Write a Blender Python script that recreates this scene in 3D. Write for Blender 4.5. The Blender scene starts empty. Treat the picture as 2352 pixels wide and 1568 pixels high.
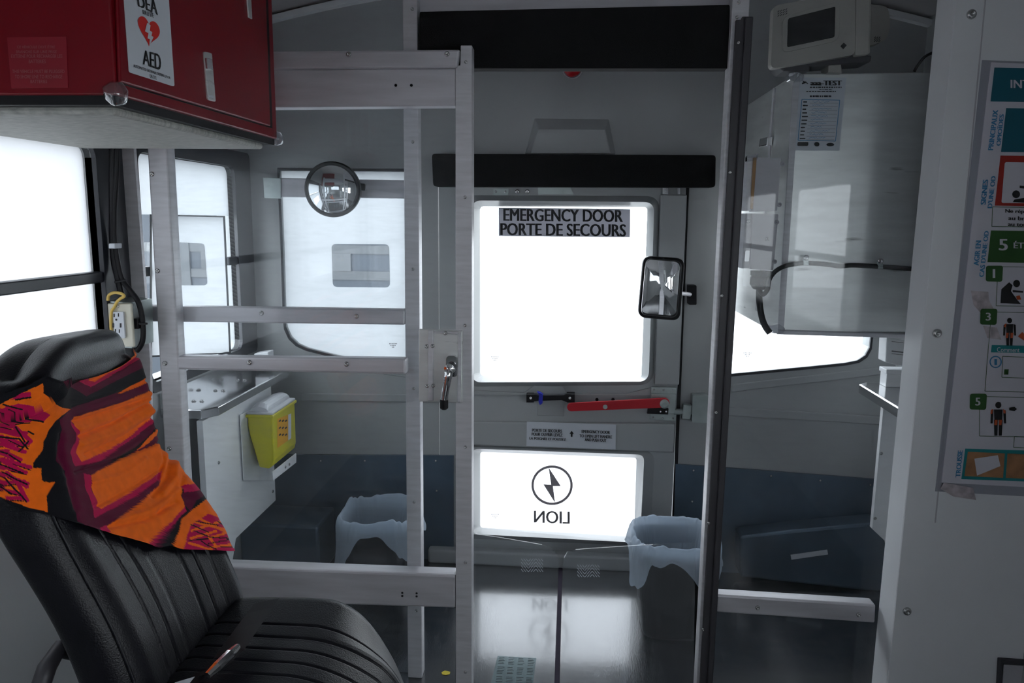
import bpy, bmesh, math, random
import numpy as np
from mathutils import Vector, Matrix, noise
random.seed(7)
D = bpy.data; SC = bpy.context.scene; COL = SC.collection
PI = math.pi
# ------------------------------------------------------------------ camera
F = 1725.0
_p, _y, _r = math.radians(9.24), math.radians(4.17), math.radians(0.636)
CAM = Vector((0, 0, 1.28))
FW = Vector((-math.sin(_y)*math.cos(_p), math.cos(_y)*math.cos(_p), -math.sin(_p)))
_rt = Vector((math.cos(_y), math.sin(_y), 0)); _up = _rt.cross(FW)
RT = math.cos(_r)*_rt + math.sin(_r)*_up
UP = -math.sin(_r)*_rt + math.cos(_r)*_up
cam = D.cameras.new('camera'); co = D.objects.new('camera', cam); COL.objects.link(co)
cam.sensor_width = 36; cam.lens = F/2352*36; cam.clip_start = 0.02
M = Matrix((RT, UP, -FW)).transposed().to_4x4(); M.translation = CAM; co.matrix_world = M
SC.camera = co
def ray(x, y): return RT*((x-1176)/F) - UP*((y-784)/F) + FW
def PY(x, y, Y): d = ray(x, y); return CAM + d*(Y/d.y)
def PX(x, y, X): d = ray(x, y); return CAM + d*(X/d.x)
def PZ(x, y, Z): d = ray(x, y); return CAM + d*((Z-CAM.z)/d.z)
_R3 = np.array([RT, UP, FW])
def projn(P):                      # numpy: world points -> photo pixels
    q = (P-np.array(CAM)) @ _R3.T
    return np.stack([1176+F*q[:, 0]/q[:, 2], 784-F*q[:, 1]/q[:, 2]], 1)
# ------------------------------------------------------------------ materials
def srgb(r, g, b): return tuple(((c/255)/12.92 if c/255 <= .04045 else ((c/255+.055)/1.055)**2.4) for c in (r, g, b))
MATS = {}
def mat(name, col, rough=.5, metal=0, var=.12, scale=8, bump=0, bscale=200, stretch=(1, 1, 1), coat=0, spec=.5, trans=0, sheen=0, dirt=None):
    m = D.materials.new(name); m.use_nodes = True; nt = m.node_tree; N = nt.nodes; L = nt.links
    b = N['Principled BSDF']
    b.inputs['Roughness'].default_value = rough; b.inputs['Metallic'].default_value = metal
    b.inputs['Coat Weight'].default_value = coat; b.inputs['Coat Roughness'].default_value = .12
    b.inputs['Specular IOR Level'].default_value = spec
    if trans: b.inputs['Transmission Weight'].default_value = trans
    if sheen: b.inputs['Sheen Weight'].default_value = sheen
    tc = N.new('ShaderNodeTexCoord'); mp = N.new('ShaderNodeMapping'); mp.inputs['Scale'].default_value = stretch
    L.new(tc.outputs['Object'], mp.inputs['Vector'])
    n = N.new('ShaderNodeTexNoise'); n.inputs['Scale'].default_value = scale; n.inputs['Detail'].default_value = 5
    L.new(mp.outputs[0], n.inputs['Vector'])
    r = N.new('ShaderNodeValToRGB')
    r.color_ramp.elements[0].position = .3; r.color_ramp.elements[1].position = .7
    r.color_ramp.elements[0].color = tuple(c*(1-var) for c in col)+(1,)
    r.color_ramp.elements[1].color = tuple(min(1, c*(1+var)) for c in col)+(1,)
    L.new(n.outputs['Fac'], r.inputs['Fac']); out = r.outputs['Color']
    if dirt:
        n3 = N.new('ShaderNodeTexNoise'); n3.inputs['Scale'].default_value = dirt[2]; n3.inputs['Detail'].default_value = 8
        L.new(mp.outputs[0], n3.inputs['Vector'])
        r3 = N.new('ShaderNodeValToRGB'); r3.color_ramp.elements[0].position = dirt[1]; r3.color_ramp.elements[1].position = min(1, dirt[1]+.12)
        L.new(n3.outputs['Fac'], r3.inputs['Fac'])
        mx = N.new('ShaderNodeMixRGB'); mx.inputs['Color2'].default_value = dirt[0]+(1,)
        L.new(r3.outputs['Color'], mx.inputs['Fac']); L.new(out, mx.inputs['Color1']); out = mx.outputs[0]
    L.new(out, b.inputs['Base Color'])
    rr = N.new('ShaderNodeMapRange'); rr.inputs['To Min'].default_value = max(.02, rough-.06); rr.inputs['To Max'].default_value = min(1, rough+.06)
    L.new(n.outputs['Fac'], rr.inputs['Value']); L.new(rr.outputs[0], b.inputs['Roughness'])
    if bump:
        n2 = N.new('ShaderNodeTexNoise'); n2.inputs['Scale'].default_value = bscale; n2.inputs['Detail'].default_value = 3
        L.new(mp.outputs[0], n2.inputs['Vector'])
        bp = N.new('ShaderNodeBump'); bp.inputs['Strength'].default_value = bump; bp.inputs['Distance'].default_value = .002
        L.new(n2.outputs['Fac'], bp.inputs['Height']); L.new(bp.outputs[0], b.inputs['Normal'])
    MATS[name] = m
    return m
def clearmat(name, tint=(1, 1, 1), gloss=.06, haze=.03, hcol=(.8, .85, .9), scratch=True, rough=.02):
    """thin clear sheet: transparent, faint mirror reflection by Fresnel, a little haze and scratches"""
    m = D.materials.new(name); m.use_nodes = True; nt = m.node_tree; N = nt.nodes; L = nt.links
    N.remove(N['Principled BSDF']); o = N['Material Output']
    t = N.new('ShaderNodeBsdfTransparent'); t.inputs[0].default_value = tint+(1,)
    d = N.new('ShaderNodeBsdfDiffuse'); d.inputs[0].default_value = hcol+(1,)
    g = N.new('ShaderNodeBsdfGlossy'); g.inputs['Roughness'].default_value = rough
    m1 = N.new('ShaderNodeMixShader'); m2 = N.new('ShaderNodeMixShader')
    tc = N.new('ShaderNodeTexCoord')
    if scratch:
        mp = N.new('ShaderNodeMapping'); mp.inputs['Scale'].default_value = (3, 3, 14); mp.inputs['Rotation'].default_value = (.3, .5, .2)
        L.new(tc.outputs['Object'], mp.inputs[0])
        n = N.new('ShaderNodeTexNoise'); n.inputs['Scale'].default_value = 5; n.inputs['Detail'].default_value = 12; n.inputs['Roughness'].default_value = .72
        L.new(mp.outputs[0], n.inputs['Vector'])
        mr = N.new('ShaderNodeMapRange'); mr.inputs['From Min'].default_value = .45; mr.inputs['From Max'].default_value = .75
        mr.inputs['To Min'].default_value = haze; mr.inputs['To Max'].default_value = haze+.03
        L.new(n.outputs['Fac'], mr.inputs['Value']); L.new(mr.outputs[0], m1.inputs['Fac'])
    else: m1.inputs['Fac'].default_value = haze
    L.new(t.outputs[0], m1.inputs[1]); L.new(d.outputs[0], m1.inputs[2])
    # Schlick reflectance from |N.I|, the same on both faces of the sheet
    ge = N.new('ShaderNodeNewGeometry'); dp = N.new('ShaderNodeVectorMath'); dp.operation = 'DOT_PRODUCT'
    L.new(ge.outputs['Normal'], dp.inputs[0]); L.new(ge.outputs['Incoming'], dp.inputs[1])
    ab = N.new('ShaderNodeMath'); ab.operation = 'ABSOLUTE'; L.new(dp.outputs['Value'], ab.inputs[0])
    iv = N.new('ShaderNodeMath'); iv.operation = 'SUBTRACT'; iv.inputs[0].default_value = 1; L.new(ab.outputs[0], iv.inputs[1])
    pw = N.new('ShaderNodeMath'); pw.operation = 'POWER'; pw.inputs[1].default_value = 5; L.new(iv.outputs[0], pw.inputs[0])
    ad = N.new('ShaderNodeMath'); ad.operation = 'MULTIPLY_ADD'; ad.inputs[1].default_value = .9; ad.inputs[2].default_value = .04; L.new(pw.outputs[0], ad.inputs[0])
    ml = N.new('ShaderNodeMath'); ml.operation = 'MULTIPLY'; ml.inputs[1].default_value = gloss/.04*.55; ml.use_clamp = True
    L.new(ad.outputs[0], ml.inputs[0]); L.new(ml.outputs[0], m2.inputs['Fac'])
    L.new(m1.outputs[0], m2.inputs[1]); L.new(g.outputs[0], m2.inputs[2]); L.new(m2.outputs[0], o.inputs['Surface'])
    return m
def filmmat(name, col, tr=0.0, var=.04):
    """white window film / thin plastic: lets daylight through diffusely"""
    m = D.materials.new(name); m.use_nodes = True; nt = m.node_tree; N = nt.nodes; L = nt.links
    N.remove(N['Principled BSDF']); o = N['Material Output']
    tc = N.new('ShaderNodeTexCoord'); n = N.new('ShaderNodeTexNoise'); n.inputs['Scale'].default_value = 6; n.inputs['Detail'].default_value = 8
    L.new(tc.outputs['Object'], n.inputs['Vector'])
    r = N.new('ShaderNodeValToRGB'); r.color_ramp.elements[0].color = tuple(c*(1-var) for c in col)+(1,); r.color_ramp.elements[1].color = tuple(min(1, c*(1+var)) for c in col)+(1,)
    L.new(n.outputs['Fac'], r.inputs['Fac'])
    a = N.new('ShaderNodeBsdfTranslucent'); d = N.new('ShaderNodeBsdfDiffuse'); t = N.new('ShaderNodeBsdfTransparent')
    L.new(r.outputs[0], a.inputs[0]); d.inputs[0].default_value = (.6, .6, .62, 1)
    m1 = N.new('ShaderNodeMixShader'); m1.inputs[0].default_value = .25; m2 = N.new('ShaderNodeMixShader'); m2.inputs[0].default_value = tr
    L.new(a.outputs[0], m1.inputs[1]); L.new(d.outputs[0], m1.inputs[2])
    L.new(m1.outputs[0], m2.inputs[1]); L.new(t.outputs[0], m2.inputs[2]); L.new(m2.outputs[0], o.inputs['Surface'])
    return m
def vcolmat(name, rough=.85, bump=.3):
    m = mat(name, (.5, .5, .5), rough, 0, .06, 60, bump, 900, sheen=.05, spec=.15)
    N = m.node_tree.nodes; L = m.node_tree.links
    at = N.new('ShaderNodeAttribute'); at.attribute_name = 'Col'
    mx = N.new('ShaderNodeMixRGB'); mx.blend_type = 'MULTIPLY'; mx.inputs['Fac'].default_value = 1
    ramp = [x for x in N if x.type == 'VALTORGB'][0]
    ramp.color_ramp.elements[0].color = (.85, .85, .85, 1); ramp.color_ramp.elements[1].color = (1, 1, 1, 1)
    L.new(ramp.outputs[0], mx.inputs['Color1']); L.new(at.outputs['Color'], mx.inputs['Color2'])
    L.new(mx.outputs[0], N['Principled BSDF'].inputs['Base Color'])
    return m
WALL = mat('wall_grey_paint', (.365, .375, .378), .38, 0, .06, 3, .1, 60)
WHITE = mat('white_painted_board', (.80, .81, .83), .42, 0, .03, 4, .05, 80)
DOORM = mat('door_grey_gelcoat', (.38, .395, .40), .32, 0, .05, 4, .15, 30)
CEIL = mat('ceiling_panel', (.42, .41, .41), .5, 0, .05, 4)
ALU = mat('brushed_aluminium', (.56, .555, .58), .45, .15, .10, 12, .05, 300, stretch=(1, 1, 8))
ALUH = mat('satin_aluminium_rail', (.53, .52, .55), .42, .25, .12, 5, .05, 300, stretch=(1, 8, 8))
STEEL = mat('stainless_sheet', (.74, .75, .74), .42, .8, .14, 3, .06, 120, stretch=(1.2, 1.2, 7), dirt=((.3, .3, .3), .66, 7))
CHROME = mat('chrome', (.75, .75, .76), .1, 1, .03, 20)
MIRROR = mat('mirror_silver', (.85, .87, .88), .03, 1, .01, 3)
MIRROR.node_tree.nodes['Principled BSDF'].inputs['Roughness'].default_value = .02
for l_ in list(MIRROR.node_tree.links):
    if l_.to_socket.name == 'Roughness': MIRROR.node_tree.links.remove(l_)
SCREW = mat('screw_steel', (.5, .5, .5), .25, .95, .05, 30)
RED = mat('red_powder_coat', (.19, .001, .008), .38, 0, .06, 4, .04, 200, coat=.05, spec=.3)
REDL = mat('red_lever_paint', (.50, .006, .018), .4, 0, .06, 10)
BLK = mat('black_vinyl_pad', (.009, .009, .010), .75, 0, .15, 20, .25, 500, spec=.2)
BLKV = mat('black_seat_vinyl', (.005, .005, .008), .36, 0, .15, 30, .35, 420, spec=.27)
BLKP = mat('black_plastic', (.010, .010, .012), .45, 0, .1, 20, spec=.25)
BLKF = mat('black_window_frame', (.014, .016, .022), .4, 0, .1, 20)
RUB = mat('grey_rubber', (.045, .043, .05), .5, 0, .1, 20)
SEAM = mat('dark_seam_strip', (.035, .03, .045), .85, 0, .1, 20, spec=.1)
KICK = mat('dark_blue_grey_sheet', (.085, .125, .17), .34, .4, .35, 3, .1, 60, dirt=((.085, .12, .165), .55, 4))
FLOOR = mat('floor_dark_vinyl', (.016, .018, .022), .20, 0, .3, 9, .3, 70, stretch=(6, .8, 1), spec=1.0, coat=1.0, dirt=((.05, .055, .06), .62, 14))
UND = mat('textured_grey_board', (.40, .40, .37), .7, 0, .25, 60, .4, 300, stretch=(1, 4, 1))
PAPER = mat('white_paper', (.62, .65, .70), .6, 0, .02, 8)
PAPERG = mat('silver_decal', (.36, .36, .40), .5, 0, .05, 8)
DECAL = None
INK = mat('black_ink', (.012, .012, .014), .6, 0, .02, 8)
INKG = mat('grey_vinyl_letter', (.10, .095, .10), .6, 0, .02, 8)
PINK = mat('pale_red_letter', (.32, .10, .11), .6, 0, .02, 8)
STRED = mat('red_sticker', (.26, .003, .016), .45, 0, .02, 8)
HEART = mat('heart_red', (.68, .022, .016), .5, 0, .02, 8)
BEIGE = mat('beige_plastic', (.42, .40, .36), .5, 0, .04, 10, .1, 400)
IVORY = mat('ivory_plastic', (.62, .60, .50), .35, 0, .03, 10)
GREYP = mat('light_grey_plastic', (.50, .49, .52), .45, 0, .03, 10)
YEL = mat('yellow_sharps_plastic', (.62, .56, .012), .35, 0, .12, 6, .1, 60)
YELT = mat('yellow_rubber', (.72, .50, .12), .45, 0, .1, 20)
LIDM = mat('milky_lid', (.62, .63, .66), .3, 0, .05, 10, coat=.3)
ORL = mat('orange_label', (.75, .36, .01), .6, 0, .03, 10)
TEAL = mat('teal_print', (.003, .11, .16), .6, 0, .03, 10)
TEAL2 = mat('teal_border_print', (.01, .24, .26), .6, 0, .03, 10)
GRN = mat('green_print', (.025, .10, .018), .6, 0, .03, 10)
BLUT = mat('blue_letter', (.05, .24, .46), .6, 0, .03, 10)
PRED = mat('poster_red', (.38, .02, .012), .6, 0, .03, 10)
PORG = mat('poster_orange', (.58, .10, .03), .6, 0, .03, 10)
TAN = mat('tan_print', (.38, .19, .09), .6, 0, .3, 30)
POSTW = mat('poster_paper', (.66, .64, .70), .45, 0, .02, 5)
BROWN = mat('amber_gasket', (.38, .20, .06), .5, 0, .1, 10)
BLUE = mat('blue_tape', (.01, .02, .42), .5, 0, .05, 10)
YELM = mat('yellow_mark', (.7, .55, .02), .6, 0, .1, 40)
GALV = mat('galvanised_steel', (.42, .47, .46), .38, .7, .15, 14, .05, 100)
CLOTH = vcolmat('printed_knit_cloth')
PLEX = clearmat('clear_partition_plastic', (.97, .98, .985), .035, .003)
GATE = clearmat('clear_gate_plastic', (.95, .965, .975), .05, .035)
GLASS = clearmat('window_glass', (.97, .98, .98), .04, .0, scratch=False)
CLEARP = clearmat('clear_bumper_plastic', (.85, .85, .88), .25, .05, scratch=False, rough=.1)
FILM = filmmat('white_window_film', (.63, .64, .65))
FILM2 = filmmat('milky_film', (.82, .83, .84), .5)
DECALM = filmmat('silver_backlit_decal', (.25, .25, .27))
DECALG = filmmat('grey_translucent_decal', (.17, .16, .17))
BAG = filmmat('milky_bin_liner', (.60, .70, .80), .2)
BAG.node_tree.nodes['Diffuse BSDF'].inputs[0].default_value = (.66, .76, .88, 1)
[x for x in BAG.node_tree.nodes if x.type == 'MIX_SHADER'][0].inputs[0].default_value = .55
LAMP = mat('red_lamp_lens', (.45, .0, .005), .15, 0, .05, 10, coat=.5)
OUTW = mat('vehicle_body_grey', (.020, .028, .040), .4, 0, .05, 3)
OUTL = mat('vehicle_body_stripe', (.045, .05, .056), .4, 0, .05, 3)
CONC = mat('pale_ground', (.5, .5, .5), .8, 0, .1, 3)
# ------------------------------------------------------------------ object helpers
def root_of(o):
    while o.parent: o = o.parent
    return o
def put(name, bm, m, parent=None, smooth=False, recalc=True, bevel=0, bseg=2):
    me = D.meshes.new(name)
    if recalc: bmesh.ops.recalc_face_normals(bm, faces=bm.faces)
    o = D.objects.new(name, me); COL.objects.link(o)
    if parent is None:
        xs = [v.co for v in bm.verts]
        c = Vector(((min(v.x for v in xs)+max(v.x for v in xs))/2, (min(v.y for v in xs)+max(v.y for v in xs))/2, min(v.z for v in xs)))
        o.location = c
    else:
        c = root_of(parent).location; o.parent = parent
    bmesh.ops.translate(bm, verts=bm.verts, vec=-c)
    bm.to_mesh(me); bm.free()
    me.materials.append(m)
    if smooth:
        me.polygons.foreach_set('use_smooth', [True]*len(me.polygons))
    if bevel:
        b = o.modifiers.new('bevel', 'BEVEL'); b.width = bevel; b.segments = bseg; b.limit_method = 'ANGLE'; b.angle_limit = math.radians(40)
    return o
def thing(name, label, cat, loc=(0, 0, 0), group=None):
    o = D.objects.new(name, None); COL.objects.link(o); o.location = Vector(loc); o.empty_display_size = .05
    o['label'] = label; o['category'] = cat
    if group: o['group'] = group
    return o
def tag(o, label, cat, group=None):
    o['label'] = label; o['category'] = cat
    if group: o['group'] = group
    return o
def struct(o): o['kind'] = 'structure'; return o
def fill(bm, loops):
    es = []
    for lp in loops:
        vs = [bm.verts.new(p) for p in lp]
        for i in range(len(vs)): es.append(bm.edges.new((vs[i], vs[(i+1) % len(vs)])))
    if len(loops) == 1 and len(loops[0]) <= 4:
        bm.faces.new([e.verts[0] for e in es]) if False else bm.faces.new(vs)
        return [bm.faces[-1]] if False else list(bm.faces)[-1:]
    r = bmesh.ops.triangle_fill(bm, use_beauty=True, use_dissolve=False, edges=es)
    return [g for g in r['geom'] if isinstance(g, bmesh.types.BMFace)]
def prism(outer, vec, holes=(), bm=None):
    bm = bm or bmesh.new(); vec = Vector(vec)
    f1 = fill(bm, [outer]+list(holes))
    fill(bm, [[Vector(p)+vec for p in outer]]+[[Vector(p)+vec for p in h] for h in holes])
    for lp in [outer]+list(holes):
        vs = [bm.verts.new(p) for p in lp]; ws = [bm.verts.new(Vector(p)+vec) for p in lp]
        for i in range(len(vs)):
            j = (i+1) % len(vs); bm.faces.new((vs[i], vs[j], ws[j], ws[i]))
    bmesh.ops.remove_doubles(bm, verts=bm.verts, dist=1e-6)
    return bm
def box(x0, x1, y0, y1, z0, z1, bm=None):
    return prism([(x0, y0, z0), (x1, y0, z0), (x1, y0, z1), (x0, y0, z1)], (0, y1-y0, 0), bm=bm)
def merge(bm, other):
    me = D.meshes.new('t'); other.to_mesh(me); other.free(); bm.from_mesh(me); D.meshes.remove(me); return bm
def fz(p): p.z = max(p.z, 0.0); return p
def slab(px, Y, depth=.02, holes=(), bm=None):        # polygon seen in the photo at distance Y, with real depth behind it
    return prism([fz(PY(x, y, Y)) for x, y in px], (0, depth, 0), [[PY(x, y, Y) for x, y in h] for h in holes], bm)
def slabx(px, X, depth, bm=None, holes=()):
    return prism([PX(x, y, X) for x, y in px], (depth, 0, 0), [[PX(x, y, X) for x, y in h] for h in holes], bm)
def rrect(x0, y0, x1, y1, r, n=6):
    out = []
    for cx, cy, a in ((x1-r, y0+r, -PI/2), (x1-r, y1-r, 0), (x0+r, y1-r, PI/2), (x0+r, y0+r, PI)):
        for i in range(n+1):
            t = a+i/n*PI/2; out.append((cx+r*math.cos(t), cy+r*math.sin(t)))
    return out
def rquad(q, r, n=6):                                  # rounded quad in pixels, q: TL TR BR BL
    out = []; q = [Vector(p) for p in q]; k = len(q)
    for i in range(k):
        p, a, b = q[i], q[i-1], q[(i+1) % k]
        u, v = (a-p).normalized(), (b-p).normalized()
        s, e = p+u*r, p+v*r
        for j in range(n+1):
            t = j/n; c = s*(1-t)**2+p*2*t*(1-t)*1.0+e*t*t
            out.append((c.x, c.y))
    return out
def tube(pts, r, n=10, bm=None, close=False):
    bm = bm or bmesh.new(); pts = [Vector(p) for p in pts]; rings = []
    prev = None
    for i, p in enumerate(pts):
        d = (pts[min(i+1, len(pts)-1)]-pts[max(i-1, 0)]).normalized()
        a = (prev - d*prev.dot(d)) if prev else d.cross(Vector((.3, .2, 1)))
        if a.length < 1e-4: a = d.cross(Vector((1, 0, 0)))
        a.normalize(); prev = a; b = d.cross(a)
        rr = r[i] if isinstance(r, (list, tuple)) else r
        rings.append([bm.verts.new(p+(a*math.cos(2*PI*k/n)+b*math.sin(2*PI*k/n))*rr) for k in range(n)])
    for A, B in zip(rings, rings[1:]):
        for k in range(n): bm.faces.new((A[k], A[(k+1) % n], B[(k+1) % n], B[k]))
    bm.faces.new(rings[0]); bm.faces.new(rings[-1])
    return bm
def smoothpath(pts, n=8):
    pts = [Vector(p) for p in pts]; out = []
    for i in range(len(pts)-1):
        p0, p1, p2, p3 = pts[max(i-1, 0)], pts[i], pts[i+1], pts[min(i+2, len(pts)-1)]
        for j in range(n):
            t = j/n
            out.append(.5*((2*p1)+(p2-p0)*t+(2*p0-5*p1+4*p2-p3)*t*t+(3*p1-p0-3*p2+p3)*t**3))
    out.append(pts[-1]); return out
def loft(rings, bm=None, cap0=True, cap1=True, closed=True):
    bm = bm or bmesh.new(); R = [[bm.verts.new(p) for p in r] for r in rings]; n = len(R[0])
    for A, B in zip(R, R[1:]):
        for k in range(n if closed else n-1): bm.faces.new((A[k], A[(k+1) % n], B[(k+1) % n], B[k]))
    if cap0: bm.faces.new(R[0])
    if cap1: bm.faces.new(R[-1])
    return bm
def lathe(prof, c, axis, n=24, bm=None):               # prof: (radius, along axis)
    axis = Vector(axis).normalized(); a = axis.orthogonal().normalized(); b = axis.cross(a); c = Vector(c)
    return loft([[c+axis*h+(a*math.cos(2*PI*k/n)+b*math.sin(2*PI*k/n))*max(r, 1e-5) for k in range(n)] for r, h in prof], bm)
_sc = {}
def screw(p, nrm, parent, r=.005, m=None):
    """round screw head with a recess"""
    key = (round(r, 4), tuple(round(x, 2) for x in nrm), (m or SCREW).name)
    if key not in _sc:
        bm = lathe([(r, 0), (r, r*.25), (r*.8, r*.55), (r*.42, r*.7), (r*.36, r*.3), (0, r*.3)], (0, 0, 0), nrm, 14)
        me = D.meshes.new('screw'); bmesh.ops.recalc_face_normals(bm, faces=bm.faces); bm.to_mesh(me); bm.free(); me.materials.append(m or SCREW)
        me.polygons.foreach_set('use_smooth', [True]*len(me.polygons)); _sc[key] = me
    o = D.objects.new('screw', _sc[key]); COL.objects.link(o)
    if parent is not None:
        o.parent = parent; o.location = Vector(p)-root_of(parent).location
    else: o.location = p
    return o
_tx = {}
def text_geo(s, bold):
    cu = D.curves.new('t', 'FONT'); cu.body = s; cu.offset = bold; cu.resolution_u = 3; cu.fill_mode = 'FRONT' if hasattr(cu, 'fill_mode') else cu.fill_mode
    ob = D.objects.new('t', cu); COL.objects.link(ob)
    dg = bpy.context.evaluated_depsgraph_get(); dg.update(); me = ob.evaluated_get(dg).to_mesh()
    vs = [v.co.copy() for v in me.vertices]; fs = [tuple(p.vertices) for p in me.polygons]
    ob.evaluated_get(dg).to_mesh_clear(); D.objects.remove(ob); D.curves.remove(cu)
    return vs, fs
def letters(lines, plane, name, m, parent, bold=.02):
    """lines: (string, TL, TR, BR, BL) pixel corners each line is fitted to; plane: pixel -> world point"""
    o = None
    for s, a, b, c, d in lines:
        bm = bmesh.new()
        vs, fs = text_geo(s, 0)
        if not vs: continue
        k = bold*1.0; sh = (-k, -k/3, k/3, k) if bold else (0,)
        x0, x1 = min(v.x for v in vs)-k, max(v.x for v in vs)+k; y0, y1 = min(v.y for v in vs), max(v.y for v in vs)
        A, B, C, E = [plane(*q) for q in (a, b, c, d)]
        tow = (CAM-A).normalized()*.00012
        for li, q in enumerate(sh):
            nv = []
            for v in vs:
                u = (v.x+q-x0)/(x1-x0+1e-9); t = (v.y-y0)/(y1-y0+1e-9)
                nv.append(bm.verts.new((A*(1-u)+B*u)*t+(E*(1-u)+C*u)*(1-t)+tow*li))
            for f in fs:
                try: bm.faces.new([nv[i] for i in f])
                except ValueError: pass
        o = put(name, bm, m, parent, recalc=False)
    return o
def R4(x0, y0, x1, y1, k=0.0):                         # pixel rectangle as TL TR BR BL with slope k
    return (x0, y0), (x1, y0+k*(x1-x0)), (x1, y1+k*(x1-x0)), (x0, y1)
def flat(px, plane, bm=None):
    bm = bm or bmesh.new(); fill(bm, [[plane(*p) for p in px]]); return bm
def stroke(a, b, w, plane, bm):
    a = Vector(a); b = Vector(b); n = (b-a).normalized(); n = Vector((-n.y, n.x))*w/2
    bm.faces.new([bm.verts.new(plane(*p)) for p in (a+n, b+n, b-n, a-n)]); return bm
# ------------------------------------------------------------------ the shell
XW = 1.15; YR = 2.67; YF = -2.6
def ceilz(x): return 2.09-.15*(x/XW)**2
floor = struct(put('floor', box(-XW-.1, XW+.1, YF, YR+.1, -.04, 0), FLOOR))
rc = [[Vector((x, Y, ceilz(x))) for x in np.linspace(-XW-.02, XW+.02, 25)] for Y in (YF, YR+.05)]
bm = loft([r+[p+Vector((0, 0, .05)) for p in reversed(r)] for r in rc])
struct(put('ceiling', bm, CEIL, smooth=False))
WZ0, WZ1 = .82, 1.445
def yz(X, y0, y1, z0, z1, r=.03, n=5): return [Vector((X, a, b)) for a, b in rrect(y0, z0, y1, z1, r, n)]
lw = [(1.955, 2.54), (.82, 1.775), (-.32, .62), (-1.46, -.5)]
rw = [(-.32, .62), (-1.46, -.5)]
def side_wall(name, X, d, holes):
    return struct(put(name, prism([Vector((X, YF, 0)), Vector((X, YR+.08, 0)), Vector((X, YR+.08, 1.96)), Vector((X, YF, 1.96))], (d, 0, 0), [yz(X, a, b, WZ0, WZ1) for a, b in holes]), WALL))
side_wall('wall_left', -XW, -.06, lw)
side_wall('wall_right', XW, .06, rw)
# front bulkhead behind the camera; unseen windscreen opening added to light the poster face
fh = [Vector((a, YF, b)) for a, b in rrect(-.85, 1.0, .85, 1.7, .08)]
struct(put('wall_front', prism([Vector((-XW-.06, YF, 0)), Vector((XW+.06, YF, 0)), Vector((XW+.06, YF, 2.12)), Vector((-XW-.06, YF, 2.12))], (0, -.06, 0), [fh]), WALL))
w5 = struct(put('window_5', box(-.9, .9, YF-.045, YF-.038, .95, 1.75), FILM))
# side windows: black frames with a rail, frosted panes
def side_window(n, X, y0, y1, pane_mat, far=.03, near=.045):
    s = 1 if X < 0 else -1
    fr = prism(yz(X+s*.012, y0-near, y1+far, WZ0-.03, WZ1+.055, .02), (-s*.03, 0, 0), [yz(X+s*.012, y0, y1, WZ0, WZ1, .03)])
    o = struct(put('window_%d' % n, fr, BLKF, bevel=.004))
    xs = sorted((X+s*.008, X-s*.02))
    segs = [(y0, y1)] if n != 2 else [(y0, PX(345, 650, X).y-.004), (PX(524, 650, X).y+.002, y1)]
    for ya, yb in segs: put('sash_rail', box(xs[0], xs[1], ya, yb, 1.115, 1.142), BLKF, o, bevel=.003)
    xp = sorted((X-s*.022, X-s*.028))
    put('pane', box(xp[0], xp[1], y0-.01, y1+.01, WZ0-.01, WZ1+.01), pane_mat, o)
    return o
side_window(1, -XW, *lw[1], FILM, .11); side_window(6, -XW, *lw[2], FILM); side_window(7, -XW, *lw[3], FILM); side_window(8, XW, *rw[0], GLASS); side_window(9, XW, *rw[1], GLASS)  # all but the first are unseen, added forward to bring in daylight
w2 = side_window(2, -XW, *lw[0], GLASS, .125, .006)
# film on window_2 with a clear cut-out
Xf = -XW-.017; Xi = -XW+.012
PAN = [(345, 492), (517, 496), (531, 812), (345, 820)]
cut = [PX(x, y, Xi) for x, y in rquad([(388, 556), (471, 559), (478, 655), (388, 655)], 9)]
def cl(p): p.y = min(max(p.y, lw[0][0]+.004), lw[0][1]-.004); p.z = min(max(p.z, WZ0+.004), WZ1-.004); return p
zt_ = PX(430, 486, Xi).z-.01
fo = [Vector((Xf, lw[0][0]-.005, zt_)), Vector((Xf, lw[0][1]+.005, zt_)), Vector((Xf, lw[0][1]+.005, WZ1+.005)), Vector((Xf, lw[0][0]-.005, WZ1+.005))]
put('window_film', prism(fo, (-.002, 0, 0)), FILM, w2)
pan = [cl(PX(x, y, Xi)) for x, y in PAN]
put('film_panel', prism(pan, (-.002, 0, 0), [cut]), FILM, w2)
put('panel_border', prism([PX(x, y, Xi+.002) for x, y in PAN], (-.001, 0, 0), [[PX(x, y, Xi+.002) for x, y in ((349, 495), (513, 499), (527, 809), (349, 816))]]), BLKF, w2)
# rear wall with two windows and the door opening
DL, DR, DT, DB = -.462, .408, 1.45, .066
WL = [(641, 392), (945, 394), (945, 850), (900, 842), (820, 827), (760, 814), (705, 800), (683, 790), (666, 774), (656, 752), (653, 720), (648, 560)]
WR = [(1665, 395), (2012, 397), (2001, 770), (1998, 797), (1988, 815), (1970, 827), (1940, 833), (1850, 842), (1638, 862)]
oz = [Vector((-XW-.02, YR, 0)), Vector((XW+.02, YR, 0)), Vector((XW+.02, YR, 1.945)), ]+[Vector((x, YR, ceilz(x)+.02)) for x in np.linspace(XW, -XW, 15)]+[Vector((-XW-.02, YR, 1.945))]
dh = [Vector((a, YR, b)) for a, b in ((DL, DB), (DR, DB), (DR, DT), (DL, DT))]
struct(put('wall_rear', prism(oz, (0, .07, 0), [[PY(x, y, YR) for x, y in WL], [PY(x, y, YR) for x, y in WR], dh]), WALL))
def ringframe(outer, inner, y0, y1, bm=None):
    """sloped frame between two pixel rings of equal count"""
    a = [PY(x, y, y0) for x, y in outer]; b = [PY(x, y, y1) for x, y in inner]
    return loft([a, b], bm, False, False)
def inset(px, k, cx, cy): return [(cx+(x-cx)*k, cy+(y-cy)*k) for x, y in px]
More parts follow.
